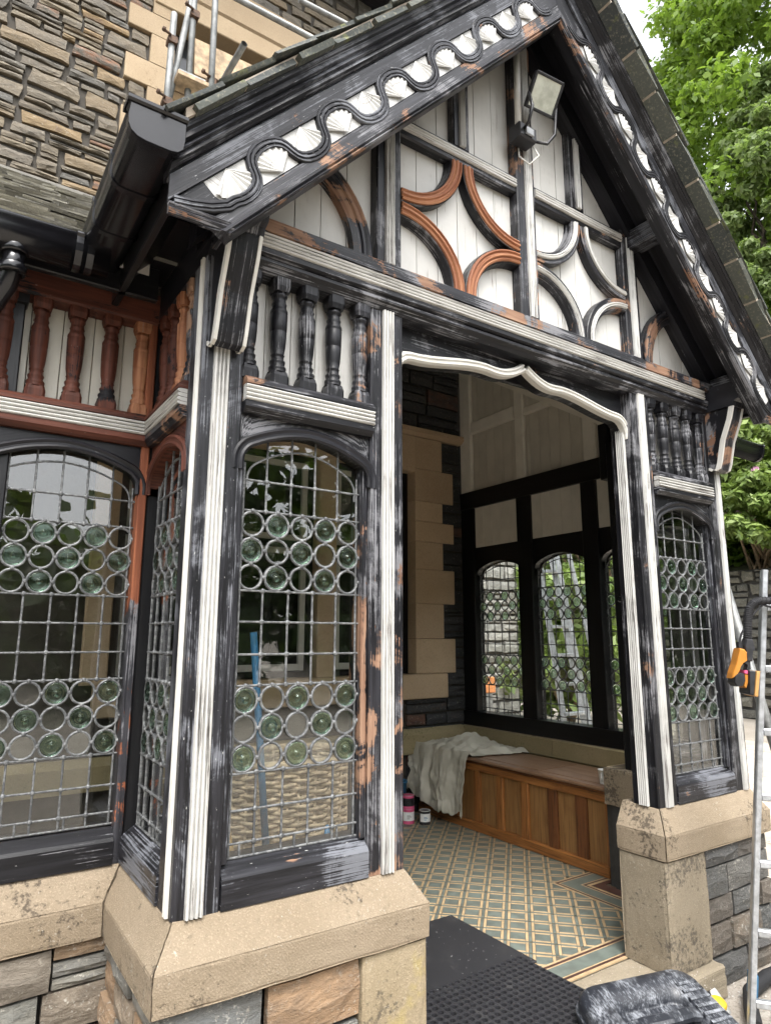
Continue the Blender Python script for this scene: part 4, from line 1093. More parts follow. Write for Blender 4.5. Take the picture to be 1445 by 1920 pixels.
stp = MB(); cor = [(-1.02, -.105), (.78, -.105), (.80, -.10), (1.035, -.095), (1.035, .195), (-1.02, .195)]
stp.box(-.985, 1.045, -.105, .195, -.15, -.0025, .012)
roughen(O('doorstep', stp, SANDR, P), 14, .003)
dp_ = MB()
for i in range(900):
    x, y = random.uniform(-.2, 1.0), random.gauss(-.05, .12)
    if y > .19 or y < -.22 or x > .86: continue
    r = random.uniform(.001, .0035); a = random.uniform(0, 6.28); z = -.0022
    dp_.v += [(x+r*math.cos(a), y+r*math.sin(a), z), (x+r*math.cos(a+2.1)*1.6, y+r*math.sin(a+2.1), z+.0015), (x+r*math.cos(a+4.2), y+r*math.sin(a+4.2), z+.003)]
    b = len(dp_.v)-3; dp_.face((b, b+1, b+2), ((0, 0),)*3)
for i in range(700):
    x, y, z = random.uniform(1.0, 1.9), random.uniform(-.6, .0), -.149
    r = random.uniform(.002, .007); a = random.uniform(0, 6.28)
    dp_.v += [(x+r*math.cos(a), y+r*math.sin(a), z), (x+r*math.cos(a+2.1)*1.6, y+r*math.sin(a+2.1), z+.003), (x+r*math.cos(a+4.2), y+r*math.sin(a+4.2), z+.006)]
    b = len(dp_.v)-3; dp_.face((b, b+1, b+2), ((0, 0),)*3)
link('paint_flakes', dp_.mesh('paint_flakes', False), simple('paint_flake', (.48, .45, .41), .8), None, kind='stuff', label='pale flakes of scraped paint and dust on the doorstep and ground', cat='debris')

# ================================================================= HOUSE
H = thing('stone_house', 'rubble stone house wall with dressed sandstone window surrounds behind the porch', 'house')
HW = O('house_wall', MB().box(-7, -1.15, 3.03, 3.4, -.15, 8.4, 0), MORTH, H)
O('wall_core', MB().box(-1.15, 1.15, 3.03, 3.4, 3.6, 5.0, 0), MORTH, HW); O('wall_core', MB().box(-1.15, 3.0, 3.03, 3.4, 6.95, 8.4, 0), MORTH, HW); O('wall_core', MB().box(1.15, 2.30, 3.03, 3.4, 3.6, 6.95, 0), MORTH, HW)
O('wall_core', MB().box(1.55, 2.25, 3.03, 3.4, -.15, 3.6, 0), MORTH, HW); O('wall_core', MB().box(-1.15, 1.55, 3.03, 3.4, -.15, 1.0, 0), MORTH, HW)
O('dark_room', MB().box(-1.2, 1.56, 3.55, 3.6, .9, 7.0, 0), DARKI, H)
# quoins of the upper window
qz = [4.95, 5.22, 5.52, 5.815, 6.085, 6.325, 6.605, 6.815, 7.13]
def qright(z0, z1):
    r = 99
    for i, (a, b) in enumerate(zip(qz[:-1], qz[1:])):
        if z1 > a+.01 and z0 < b-.01: r = min(r, -1.452 if i % 2 == 0 else -1.262)
    return (r if r < 90 else -1.15)-(-3.1)
for i, (a, b) in enumerate(zip(qz[:-1], qz[1:])):
    xl = -1.448 if i % 2 == 0 else -1.258
    for m in (-1, 1):
        O('quoin', MB().box(*sorted((m*abs(xl), m*1.06)), 2.985, 3.30, a+.002, b-.002, .005), SANDC, HW)
z = 4.86
for zb in qz[1:]:
    rubble(HW, (-3.1, 3.03, 0), (1, 0, 0), 0, 0, z, zb, RUB, .08, .15, .14, .52, .034, .9, right=lambda a, b: qright(a, b), split=.6, gap=.007); z = zb
rubble(HW, (-3.1, 3.03, 0), (1, 0, 0), 0, 1.85, 7.13, 7.7, RUB, .10, .16, .16, .48, .036, .9, split=.6, gap=.007)
rubble(HW, (-1.2, 3.03, 0), (1, 0, 0), 0, 3.2, 7.47, 8.3, RUB, .10, .16, .2, .5, .036, .9, split=.5, gap=.007)
O('lintel', MB().box(-1.25, 1.25, 2.97, 3.30, 6.93, 7.13, .008), SANDC, HW)
O('string_course', MB().planar([(-1.25, 2.98, 7.132), (1.7, 2.98, 7.132)], FN, [(0, -.2), (0, .0), (.02, .02), (.33, .02), (.34, 0), (.34, -.2)]), SANDC, HW)
O('upper_sash', MB().box(-1.05, 1.05, 3.20, 3.24, 5.0, 6.93, .004), simple('dark_pane', (.03, .035, .04), .1), HW)
O('house_eave', MB().box(-7, 3.2, 2.45, 3.5, 8.28, 8.38, .01), BLKC, H)
O('house_gutter', MB().tube([(-7, 2.42, 8.33), (3.2, 2.42, 8.33)], .065, 10), PLAS, H)
# ground floor window seen inside the porch
wz = [1.0, 1.21]
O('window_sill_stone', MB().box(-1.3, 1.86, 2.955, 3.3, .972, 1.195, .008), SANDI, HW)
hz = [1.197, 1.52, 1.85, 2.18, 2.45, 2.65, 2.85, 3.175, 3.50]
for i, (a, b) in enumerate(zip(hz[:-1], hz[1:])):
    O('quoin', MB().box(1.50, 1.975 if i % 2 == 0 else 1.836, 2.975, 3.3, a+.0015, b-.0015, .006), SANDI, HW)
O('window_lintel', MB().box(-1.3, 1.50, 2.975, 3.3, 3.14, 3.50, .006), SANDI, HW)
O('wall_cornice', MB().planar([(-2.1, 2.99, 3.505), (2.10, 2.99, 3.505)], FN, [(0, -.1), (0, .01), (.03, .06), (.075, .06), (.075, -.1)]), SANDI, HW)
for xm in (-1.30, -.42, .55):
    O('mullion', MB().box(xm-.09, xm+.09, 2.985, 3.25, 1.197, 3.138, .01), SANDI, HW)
for x0, x1 in ((-1.21, -.51), (-.33, .46), (.64, 1.50)):
    fr = O('window_frame', MB().box(x0+.001, x0+.055, 3.10, 3.17, 1.197, 3.138, .004), INBLK, HW)
    O('frame_stile', MB().box(x1-.055, x1-.001, 3.10, 3.17, 1.197, 3.138, .004), INBLK, fr)
    for a, b in ((1.197, 1.25), (2.30, 2.36), (3.08, 3.138)): O('frame_rail', MB().box(x0+.056, x1-.056, 3.10, 3.17, a, b, .004), INBLK, fr)
    for a, b in ((1.252, 2.298), (2.362, 3.078)):
        for q0, q1 in ((x0+.057, x0+.11), (x1-.11, x1-.057)): O('sash_stile', MB().box(q0, q1, 3.115, 3.155, a, b, .004), WHTC, fr)
        for q0, q1 in ((a, a+.055), (b-.05, b)): O('sash_rail', MB().box(x0+.111, x1-.111, 3.115, 3.155, q0, q1, .004), WHTC, fr)
        O('pane', MB().box(x0+.11, x1-.11, 3.133, 3.137, a+.05, b-.05, .0005), GLASS, fr)
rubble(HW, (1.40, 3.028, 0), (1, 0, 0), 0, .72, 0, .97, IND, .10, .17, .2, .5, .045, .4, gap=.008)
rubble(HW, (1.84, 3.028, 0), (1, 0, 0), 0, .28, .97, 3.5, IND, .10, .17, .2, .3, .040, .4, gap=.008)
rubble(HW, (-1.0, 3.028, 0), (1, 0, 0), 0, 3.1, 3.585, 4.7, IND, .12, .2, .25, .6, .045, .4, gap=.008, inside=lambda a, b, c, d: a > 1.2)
O('skirting_stone', MB().planar([(-2.1, 2.985, .50), (2.05, 2.985, .50)], FN, [(0, -.03), (0, .05), (.16, .05), (.21, .0), (.21, -.03)]), SANDM, HW)

# ================================================================= SCAFFOLD
S = thing('scaffold', 'galvanised tube scaffold with timber boards against the upper house window', 'scaffold')
yS = 2.40
def pole(a, b, r=.0245): return O('scaffold_tube', MB().tube([a, b], r, 12), GALV, S)
pole((-1.235, yS, 5.20), (-1.222, yS, 6.29)); pole((-1.07, yS+.05, 4.9), (-1.055, yS+.05, 8.6)); pole((-.915, yS-.06, 4.9), (-.945, yS-.06, 8.6))
pole((-1.235, yS+.06, 5.30), (-1.085, yS+.06, 6.55)); pole((-1.16, yS, 5.80), (1.8, yS, 5.86)); pole((-.95, yS-.11, 6.61), (1.9, yS-.11, 6.70)); pole((-.17, yS, 7.085), (2.2, yS, 7.26))
st = MB(); st.tube([(-.84, yS+.35, 5.85), (-.80, yS-.42, 5.90)], .0245, 14, caps=False); st.tube([(-.84, yS+.35, 5.85), (-.80, yS-.419, 5.90)], .019, 14, caps=False); O('scaffold_tube', st, GALV, S)
O('toe_board', MB().bar((-1.03, yS+.08, 6.07), (1.6, yS+.08, 6.16), .33, .038, FN), WOODP, S)
for i in range(3): O('plank', MB().bar((-1.18, yS+.02+.19*i, 5.74), (1.6, yS+.02+.19*i, 5.78), .038, .18, (0, 1, 0)), WOODP, S)
def clamp(p, q=0):
    m_ = MB(); m_.box(p[0]-.035, p[0]+.035, p[1]-.04, p[1]+.04, p[2]-.03, p[2]+.03, .01); m_.tube([(p[0]-.02, p[1]-.05, p[2]+.01), (p[0]-.09, p[1]-.06, p[2]+.02)], .011, 6); m_.lathe([(.02, 0), (.02, .02)], (p[0]-.085, p[1]-.06, p[2]+.02), (1, 0, 0), 6); O('clamp', m_, RUST, S)
for p in ((-1.225, yS, 6.03), (-1.232, yS, 5.48), (-.92, yS-.03, 5.80), (-1.06, yS+.04, 6.40), (-.84, yS, 5.82)): clamp(p)

# ================================================================= THINGS IN THE PORCH
# ---- box bench
bx0, by0, by1 = 1.53, .925, 2.98
BE = thing('box_bench', 'long panelled oak box bench with a worn flat lid against the porch wall', 'bench', (1.8, 1.95, 0))
def Bn(name, mb, mat, parent=BE):
    me = mb.mesh(name); me.transform(Matrix.Translation((-1.8, -1.95, 0))); return link(name, me, mat, parent)
Bn('lid', MB().planar([(bx0-.022, by0-.001, .535), (bx0-.022, by1, .535)], (-1, 0, 0), [(0, -.54), (0, 0), (-.006, .004), (-.018, .004), (-.024, -.004), (-.024, -.54)]) if False else MB().box(bx0-.025, 2.045, by0-.012, by1, .535, .560, .007), OAKT)
Bn('lid_moulding', MB().box(bx0-.012, bx0+.01, by0-.004, by1, .515, .534, .006), OAKD)
for y0, y1 in ((by0, 1.55), (1.553, 2.2), (2.203, by1)): Bn('lid_board', MB().box(bx0+.05, 2.0, y0+.01, y1-.004, .5605, .564, .002), OAKT)
Bn('top_rail', MB().box(bx0, bx0+.03, by0, by1, .462, .516, .003), OAK)
Bn('base_rail', MB().box(bx0-.012, bx0+.03, by0, by1, 0, .070, .006), OAK)
st_y = [(.925, .945), (1.10, 1.195), (1.362, 1.449), (1.64, 1.716), (1.906, 1.978), (2.173, 2.245), (2.44, 2.51), (2.71, 2.78), (2.96, 2.98)]
for i, (a, b) in enumerate(st_y): Bn('stile', MB().box(bx0+.001, bx0+.03, a, b, .071, .461, .003), OAKD if i in (1, 2) else OAK)
for (a, b), (c, d) in zip(st_y[:-1], st_y[1:]): Bn('panel', MB().box(bx0+.022, bx0+.029, b+.001, c-.001, .071, .461, .001), OAKP)
Bn('end_panel', MB().box(bx0+.031, 2.04, by0+.002, by0+.025, 0, .534, .003), OAK)

# ---- dust sheet thrown over the far end of the bench
def dust_sheet():
    from mathutils import noise as nz
    nu, nv = 120, 90; vs = []; fs = []
    def N3(a, b, c=0.0): return nz.noise(V((a, b, c)))
    for j in range(nv+1):
        t = j/nv
        for i in range(nu+1):
            u = i/nu; y = 2.22+.76*u
            cr_ = abs(N3(u*7+3, t*6, 2))*.05+abs(N3(u*13, t*11, 7))*.03
            if t < .42:
                q = t/.42; x = 2.04-.55*q+.03*N3(u*4, q*4, 1)
                ext = .20*(1-q)**.8*(1-u)**2.2
                y = y-ext*.6+.05*N3(u*3, q*5, 4)
                z = .575+cr_+.075*math.exp(-((u-.5)/.26)**2)*math.sin(min(1, q*1.15)*math.pi*.86)**.9+.022*abs(N3(u*5+q*6, q*3, 9))
                edge = min(1, min(u, 1-u)*14); z = .570+(z-.570)*(.35+.65*edge)
            else:
                q = (t-.42)/.58
                ph = 2.2*N3(u*2.2, .3, 5)
                f = math.sin(u*19+ph*2.4+1.2*q)*.55+math.sin(u*37+ph*3-q*1.1+2)*.3
                f = math.copysign(abs(f)**.7, f)*.036+.016*N3(u*15, q*2.4, 3)+.012*N3(u*31, q*6, 8)
                ln = .475+.05*N3(u*5, .1, 11)-.10*max(0, u-.62)/.38+.03*N3(u*14, 2.2, 1)
                x = 1.488-.014-.085*min(1, q*2.0)**.55*(.35+.65*u)-max(f, -.05)*min(1, .2+q*1.3)-.02*abs(N3(u*6, q*5, 6))
                x = min(x, 1.487); y = y+.045*N3(u*3, q*2.5, 12)*(.4+q)+(.05*q*(1-u*6) if u < .16 else 0)
                z = .585-ln*q+.02*math.exp(-q*8)+cr_*.2*(1-q)
                z = max(z, .012)
            vs.append((min(x, 2.047)-1.6, min(y, 2.975)-2.6, z))
    for j in range(nv):
        for i in range(nu): a = j*(nu+1)+i; fs.append((a, a+1, a+nu+2, a+nu+1))
    me = bpy.data.meshes.new('dust_sheet'); me.from_pydata(vs, [], fs); me.polygons.foreach_set('use_smooth', [True]*len(fs)); me.materials.append(CLOTH)
    o = link('dust_sheet', me, None, None, label='crumpled pale cotton dust sheet thrown over the end of the bench', cat='dust sheet'); o.location = (1.6, 2.6, 0)
    sol = o.modifiers.new('thickness', 'SOLIDIFY'); sol.thickness = .003
dust_sheet()

# ---- tins, cup
def tin(loc, r, h, body, lidm, label, group=None, label_mat=WHTP):
    t = thing('paint_tin', label, 'tin', loc)
    O('tin_body', MB().lathe([(r, 0), (r*1.02, .003), (r, .008), (r, h-.008), (r*1.03, h-.004), (r*1.03, h)], (0, 0, 0), (0, 0, 1), 24), body, t)
    O('lid', MB().lathe([(r*1.0, h), (r*.96, h+.004), (r*.9, h-.002), (.001, h-.001)], (0, 0, 0), (0, 0, 1), 24, caps=False), lidm, t)
    lb = MB(); rings = []
    for k in range(13):
        a = math.radians(180+k*11); rings.append([(r*1.012*math.cos(a), r*1.012*math.sin(a), .22*h), (r*1.012*math.cos(a), r*1.012*math.sin(a), .82*h), (r*1.004*math.cos(a), r*1.004*math.sin(a), .82*h), (r*1.004*math.cos(a), r*1.004*math.sin(a), .22*h)])
    O('paper_label', lb.sweep(rings), label_mat, t)
    tq = MB()
    for z, wd in ((.58, 6), (.50, 8), (.38, 5)):
        for k in range(wd):
            a = math.radians(225+k*5.0); rr = r*1.016
            tq.bar((rr*math.cos(a), rr*math.sin(a), z*h), (rr*math.cos(a+.05), rr*math.sin(a+.05), z*h), .006, .0008, (math.cos(a), math.sin(a), 0), 0)
    O('label_print', tq, BLUE if lidm is not TINC else BLKP, t)
    O('handle', MB().tube([(r*math.cos(a)*1.02, r*math.sin(a)*1.02, h*.86-.02*math.sin((a-.2)*1.1)) for a in [.2+i*.28 for i in range(11)]], .0015, 5), TINC, t)
    return t
tin((1.315, 2.62, 0), .047, .105, BLKP, WHTP, 'small tin with a pale label standing under the dust sheet hem')
tin((1.215, 2.72, 0), .052, .115, PINK, TINC, 'pink labelled tin beneath another tin beside the post')
tin((1.215, 2.72, .1165), .052, .105, PINK, TINC, 'dark lidded tin stacked on top of the pink tin', label_mat=BLKP)
bl = thing('plastic_tub', 'blue plastic tub behind the stacked tins beside the post', 'tub', (1.20, 2.86, 0))
O('tub_body', MB().lathe([(.07, 0), (.085, .30), (.092, .302), (.092, .315), (.08, .315), (.066, .02)], (0, 0, 0), (0, 0, 1), 20), BLUE, bl)
cu = thing('paper_cup', 'white cup standing on the near end of the bench lid', 'cup', (1.592, .985, .565))
O('cup_body', MB().lathe([(.026, 0), (.038, .088), (.040, .088), (.040, .092), (.036, .092), (.0245, .004), (.001, .004)], (0, 0, 0), (0, 0, 1), 24, caps=False), WHTP, cu)
O('cup_handle', MB().tube([(-.034, -.012, .075), (-.058, -.028, .07), (-.06, -.030, .04), (-.030, -.012, .022)], .004, 6), WHTP, cu)
O('cup_print', MB().bar((-.0225, -.026, .035), (-.0260, -.030, .072), .006, .002, (-.65, -.75, 0)), BLKP, cu)

# ---- mats
mt = thing('door_mat', 'plain black rubber door mat flecked with dust inside the entrance', 'mat', (-.15, .74, .001))
O('mat_sheet', MB().box(-.50, .445, -.34, .302, 0, .010, .003), MATD, mt)
fk = MB()
for i in range(170):
    x, y, r, a = random.uniform(-.45, .44), random.uniform(-.33, .29), random.uniform(.0008, .0024), random.uniform(0, 6.28)
    b = len(fk.v); fk.v += [(x+r*math.cos(a+k*2.1)*(1+.8*(k == 1)), y+r*math.sin(a+k*2.1), .0103+.0006*k) for k in range(3)]; fk.face((b, b+1, b+2), ((0, 0),)*3)
link('dust_flecks', fk.mesh('dust_flecks', False), WHTP, mt, kind='stuff')
def ring_mat():
    m_ = MB(); n1, n2, p = 22, 16, .036; rh = .0130; th = .019
    for i in range(n1):
        for j in range(n2):
            cx, cy = (i+.5)*p, (j+.5)*p; sq = []; ci = []
            for k in range(12):
                a = 2*math.pi*k/12+math.pi/12; c, s = math.cos(a), math.sin(a); q = (p/2)/max(abs(c), abs(s))
                sq.append((cx+c*q, cy+s*q)); ci.append((cx+rh*c, cy+rh*s))
            b = len(m_.v)
            for z in (th, 0): m_.v += [(x, y, z) for x, y in sq]; m_.v += [(x, y, z-.001 if z else z) for x, y in ci]
            for k in range(12):
                k2 = (k+1) % 12
                m_.face((b+k, b+k2, b+12+k2, b+12+k), ((0, 0),)*4)
                m_.face((b+12+k, b+12+k2, b+36+k2, b+36+k), ((0, 0),)*4)
                out = (i == 0 or j == 0 or i == n1-1 or j == n2-1)
                if out: m_.face((b+k, b+k2, b+24+k2, b+24+k), ((0, 0),)*4)
    for i in range(1, n1):                                   # small drain dimples between the holes
        for j in range(1, n2): m_.lathe([(.0046, th-.0002), (.0042, th+.0012), (.002, th+.0012)], (i*p, j*p, 0), (0, 0, 1), 6)
    return m_
rm = thing('ring_mat', 'black perforated rubber ring mat lying on the doorstep', 'mat', (-.525, -.125, .0005), rot=(0, 0, math.radians(1.5)))
link('mat_lattice', ring_mat().mesh('mat_lattice', False), MATD, rm)
O('mat_backing', MB().box(.004, 22*.036-.004, .004, 16*.036-.004, .0005, .0015, 0), simple('hole_shadow_rubber', (.004, .004, .0045), .95), rm)

# ---- wicker basket and odds behind the front window
wk = thing('wicker_basket', 'tall wicker basket standing behind the leaded window beside the doorway', 'basket', (-.95, .62, .0))
def wicker():
    stakes = MB(); weave = MB(); a0, b0 = .30, .20
    n = 26
    for k in range(n):
        a = 2*math.pi*k/n; stakes.tube([(a0*math.cos(a)*f, b0*math.sin(a)*f, z) for f, z in ((.92, .0), (1, .5), (1.04, 1.02))], .006, 5)
    z = .01; row = 0
    while z < 1.02:
        pts = []
        for k in range(n*2):
            a = math.pi*k/n; f = (.92+.08*min(1, z/.5)+.04*max(0, z-.5)/.52); o = .009*(1 if ((k//2+row) % 2) else -1)
            pts.append(((a0*f+o)*math.cos(a), (b0*f+o)*math.sin(a), z+.003*math.sin(k*1.7+row)))
        weave.tube(pts, .0075, 5, loop=True); z += .0165; row += 1
    rim = MB(); rim.tube([(.318*math.cos(t*math.pi/16), .218*math.sin(t*math.pi/16), 1.03) for t in range(32)], .016, 8, loop=True)
    O('basket_weave', weave, WICK, wk, kind='stuff'); O('stakes', stakes, WICK, wk, kind='stuff'); O('rim', rim, WICK, wk)
wicker()
bp_ = thing('broom_handle', 'blue pole leaning behind the leaded window in front of the basket', 'pole', (-1.16, .36, 0))
O('shaft', MB().tube([(.02, 0, .70), (-.06, .02, 1.55)], .014, 10), BLUE, bp_); O('socket', MB().tube([(.035, 0, .30), (.02, 0, .72)], .017, 10), BLKP, bp_)
bs = thing('cane_stick', 'short bamboo cane leaning in the window corner by the basket', 'stick', (-1.28, .33, 0))
O('cane', MB().tube([(-.05, 0, .92), (.12, .05, .30), (.18, .06, 0)], .010, 7), simple('bamboo', (.45, .28, .10), .5), bs)
bt = thing('sealant_bottle', 'black and grey bottle standing on the sill beside the basket', 'bottle', (-.985, .18, .71))
O('bottle_body', MB().lathe([(.026, 0), (.028, .004), (.028, .085), (.022, .10)], (0, 0, 0), (0, 0, 1), 18), simple('grey_plastic', (.30, .31, .30), .5), bt)
O('wrapper', MB().lathe([(.0285, .010), (.0288, .011), (.0288, .082), (.0285, .083)], (0, 0, 0), (0, 0, 1), 18), BLKP, bt)
O('nozzle', MB().lathe([(.018, .10), (.012, .112), (.006, .14)], (0, 0, 0), (0, 0, 1), 12), BLUE, bt)
def text_part(txt, parent, loc, rot, size, mat, name='lettering'):
    cu_ = bpy.data.curves.new(name, 'FONT'); cu_.body = txt; cu_.size = size; cu_.align_x = 'CENTER'; cu_.align_y = 'CENTER'; cu_.extrude = .0004; cu_.resolution_u = 2
    to = bpy.data.objects.new('tmp', cu_); COL.objects.link(to); dg = bpy.context.evaluated_depsgraph_get(); dg.update()
    me = bpy.data.meshes.new_from_object(to.evaluated_get(dg)); bpy.data.objects.remove(to); me.materials.clear(); me.materials.append(mat)
    o = link(name, me, None, parent); o.location = loc; o.rotation_euler = rot; return o
ra = math.radians(-33)
for tx, z in (('Prep', .060), ('Fill', .038)): text_part(tx, bt, (-.0292*math.sin(-ra), -.0292*math.cos(ra), z), (math.pi/2, 0, ra), .020, WHTP)

# ---- floodlight under the gable
F0 = thing('floodlight', 'black floodlight with a cloudy glass front fixed to the gable king post', 'floodlight', (0, 0, 0))
cA = V((-.005, -.165, 4.215)); nF = V((-.12, -.80, -.58)).normalized(); uF = V((0, 0, 1)).cross(nF).normalized()*-1
uF = (V((1, 0, .06))-nF*nF.dot(V((1, 0, .06)))).normalized(); vF = nF.cross(uF)*-1
if vF.z < 0: vF = -vF
def q4(hw, hh, d): return [cA+uF*(sx*hw)+vF*(sy*hh)+nF*d for sx, sy in ((-1, -1), (1, -1), (1, 1), (-1, 1))]
O('housing', MB().sweep([q4(.045, .04, -.075), q4(.075, .065, -.04), q4(.086, .080, -.012), q4(.086, .080, .0)]), BLKP, F0)
fr = MB()
for e0, e1 in ((0, 1), (1, 2), (2, 3), (3, 0)):
    a, b = q4(.082, .076, .004)[e0], q4(.082, .076, .004)[e1]; fr.bar(a, b, .014, .012, nF, .003)
O('bezel', fr, BLKP, F0)
O('front_glass', MB().sweep([q4(.077, .071, .0005), q4(.077, .071, .004)]), FLG, F0)
O('lamp_box', MB().box(-.115, -.005, -.10, -.016, 3.985, 4.065, .008), BLKP, F0)
O('terminal_cover', MB().box(-.085, -.035, -.113, -.101, 3.998, 4.04, .005), simple('grey_cover', (.25, .26, .27), .4), F0)
O('bracket_arm', MB().tube([(-.09, -.10, 4.03), (-.11, -.15, 4.02), (-.10, -.17, 4.10), cA+uF*-.088-vF*.02], .008, 6), BLKP, F0)
O('bracket_arm', MB().tube([(.0, -.09, 4.0), (.05, -.12, 3.99), (.10, -.13, 4.06), cA+uF*.088-vF*.03], .008, 6), BLKP, F0)
O('cable', MB().tube([(.0, -.07, 3.99), (.02, -.09, 3.93), (-.03, -.07, 3.87), (-.06, -.03, 3.93), (-.05, -.02, 4.0)], .0045, 6), WHTC, F0)
O('conduit', MB().tube([(-.085, -.055, 4.05), (-.078, -.06, 4.62)], .017, 8), WHTC, F0)

# ================================================================= TOOLS OUTSIDE
Lr = thing('ladder', 'paint-splashed aluminium ladder standing in front of the right-hand stone pier', 'ladder', (.690, -.392, -.15))
la, lb2 = V((0, 0, 0)), V((.145, -.185, 1.985)); ld = V((.62, -.785, 0)); ln = V((.785, .62, 0))
for k, (off, z0, z1) in enumerate(((V((0, 0, 0)), 0, 1), (ld*.40, 0, 1))):
    O('stile', MB().bar(la+off, lb2+off, .024, .055, ln, .004), ALU, Lr)
for k, off in enumerate((ld*.012+ln*.055, ld*.388+ln*.055)):
    p0, p1 = la.lerp(lb2, .12)+off, la.lerp(lb2, 1.25)+off
    p1 = la.lerp(lb2, .93)+off
    O('inner_stile', MB().bar(p0, p1, .020, .045, ln, .004), ALU, Lr)
    O('foot', MB().bar(p0-(lb2-la).normalized()*.03, p0+(lb2-la).normalized()*.05, .034, .06, ln, .006), BLUE, Lr)
    O('foot', MB().bar(la+ld*(.40*k)-(lb2-la).normalized()*.0, la+ld*(.40*k)+(lb2-la).normalized()*.05, .036, .068, ln, .006), BLKP, Lr)
for i in range(7):
    t = .10+i*.136; c = la.lerp(lb2, t); O('rung', MB().bar(c+ld*.016, c+ld*.384, .030, .030, (0, 0, 1), .005), ALU, Lr)

Sd = thing('delta_sander', 'orange and black power sander with a dust hose hanging beside the ladder', 'sander', (0, 0, 0))
cS = V((.648, -.532, 1.411)); rS = V((.83, -.558, 0)); fS = V((.558, .83, 0))
def S2(cx, cy, d=0.0): return cS+rS*((cx-330)*.00042)+V((0, 0, -(cy-1200)*.00044))+fS*d
def Sprism(name, pts, d0, d1, mat, bev=.006):
    n = len(pts); gx_ = sum(p[0] for p in pts)/n; gy_ = sum(p[1] for p in pts)/n
    sh = [(gx_+(x-gx_)*.86, gy_+(y-gy_)*.90) for x, y in pts]
    O(name, MB().sweep([[S2(x, y, d0) for x, y in sh], [S2(x, y, d0+bev) for x, y in pts], [S2(x, y, d1-bev) for x, y in pts], [S2(x, y, d1) for x, y in sh]]), mat, Sd)
Sprism('body_shell', [(300, 1022), (345, 1032), (372, 1062), (368, 1140), (322, 1165), (288, 1205), (268, 1250), (222, 1305), (190, 1312), (205, 1262), (245, 1180), (280, 1080)], -.028, .028, ORNG)
Sprism('motor_head', [(215, 1290), (265, 1255), (315, 1262), (322, 1330), (290, 1385), (230, 1388), (205, 1350)], -.033, .033, BLKP)
Sprism('head_cover', [(318, 1268), (355, 1275), (352, 1330), (322, 1405), (300, 1385), (318, 1330)], -.031, .031, ORNG)
Sprism('switch', [(312, 1232), (352, 1236), (348, 1268), (312, 1262)], -.034, .02, PINK)
Sprism('pad_plate', [(355, 1232), (418, 1238), (372, 1470), (332, 1456)], -.045, .045, BLKP)
Sprism('sanding_pad', [(424, 1240), (462, 1240), (412, 1482), (380, 1472)], -.046, .046, simple('sandpaper', (.45, .24, .08), .9), .002)
Sprism('rear_grip', [(330, 1150), (372, 1142), (412, 1150), (408, 1225), (360, 1240), (378, 1185)], -.016, .016, BLKP)
Sprism('hose_connector', [(385, 935), (450, 935), (468, 1045), (440, 1050), (425, 1150), (370, 1150), (360, 1000)], -.022, .022, BLKP)
hp = [S2(*p) for p in ((418, 940), (428, 860), (440, 760), (452, 690), (480, 620), (530, 575), (600, 555), (760, 560), (900, 640))]
O('hose', MB().tube(hp, .0165, 10), RUBR, Sd)
hr_ = MB()
for a, b in zip(hp[:-1], hp[1:]):
    for k in range(4): p = a.lerp(b, k/4); hr_.tube([p, p+(b-a).normalized()*.004], .0185, 10)
O('hose_ribs', hr_, RUBR, Sd, kind='stuff')
O('cable', MB().tube([S2(*p) for p in ((325, 1010), (345, 930), (365, 880), (420, 800), (490, 710), (560, 640), (620, 600), (760, 640))], .0045, 6), RUBR, Sd)
Sprism('cable_sleeve', [(305, 960), (350, 965), (350, 1030), (308, 1022)], -.012, .012, BLKP)

vh = thing('vacuum_hose', 'thick black vacuum hose curling across the ground behind the ladder', 'hose', (0, 0, 0))
O('hose_tube', MB().tube([(.84, -.34, -.115), (.96, -.26, -.115), (1.12, -.17, -.115), (1.30, -.16, -.10), (1.5, -.24, -.06), (1.68, -.33, .0), (1.9, -.45, .02)], .033, 12), RUBR, vh)

# tool case, lid off, dusty, leaning on the step
tc = thing('tool_case', 'dusty black moulded plastic tool case lying beside the doorstep', 'case', (.235, -.33, .022), rot=(math.radians(14), math.radians(-2), math.radians(-17)))
def rr_rect(hx, hy, r, n=5):
    out = []
    for cx, cy, a0 in ((hx-r, hy-r, 0), (-hx+r, hy-r, 90), (-hx+r, -hy+r, 180), (hx-r, -hy+r, 270)):
        for i in range(n+1): a = math.radians(a0+90*i/n); out.append((cx+r*math.cos(a), cy+r*math.sin(a)))
    return out
def rings(*specs): return [[V((x, y, z)) for x, y in rr_rect(hx, hy, r)] for hx, hy, r, z in specs]
case = MB().sweep(rings((.23, .20, .06, -.06), (.27, .235, .08, -.045), (.275, .24, .085, .045), (.262, .227, .08, .066), (.235, .20, .075, .070), (.165, .13, .05, .066), (.150, .115, .045, .030), (.146, .11, .04, .022)), smooth=True)
O('case_shell', case, CASE, tc)
hd = MB(); hp2 = [(-.16, .02, .045), (-.10, .0, .075), (.0, -.01, .082), (.10, .0, .075), (.16, .02, .045)]
hd.sweep([[V(p)+V((0, dy, dz)) for dy, dz in ((-.026, -.010), (-.026, .008), (-.016, .016), (.016, .016), (.026, .008), (.026, -.010))] for p in hp2]); O('handle', hd, CASE, tc)
for x in (-.2, .2):
    O('latch', MB().box(x-.035, x+.035, -.262, -.235, -.03, .045, .008), CASE, tc)
O('corner_rib', MB().sweep(rings((.279, .244, .087, -.012), (.283, .248, .089, -.008), (.283, .248, .089, .008), (.279, .244, .087, .012))), CASE, tc)
rb = MB()
for i in range(9):
    x = .17+.0; rb.box(.16, .255, -.17+i*.038, -.155+i*.038, .068, .0735, .002)
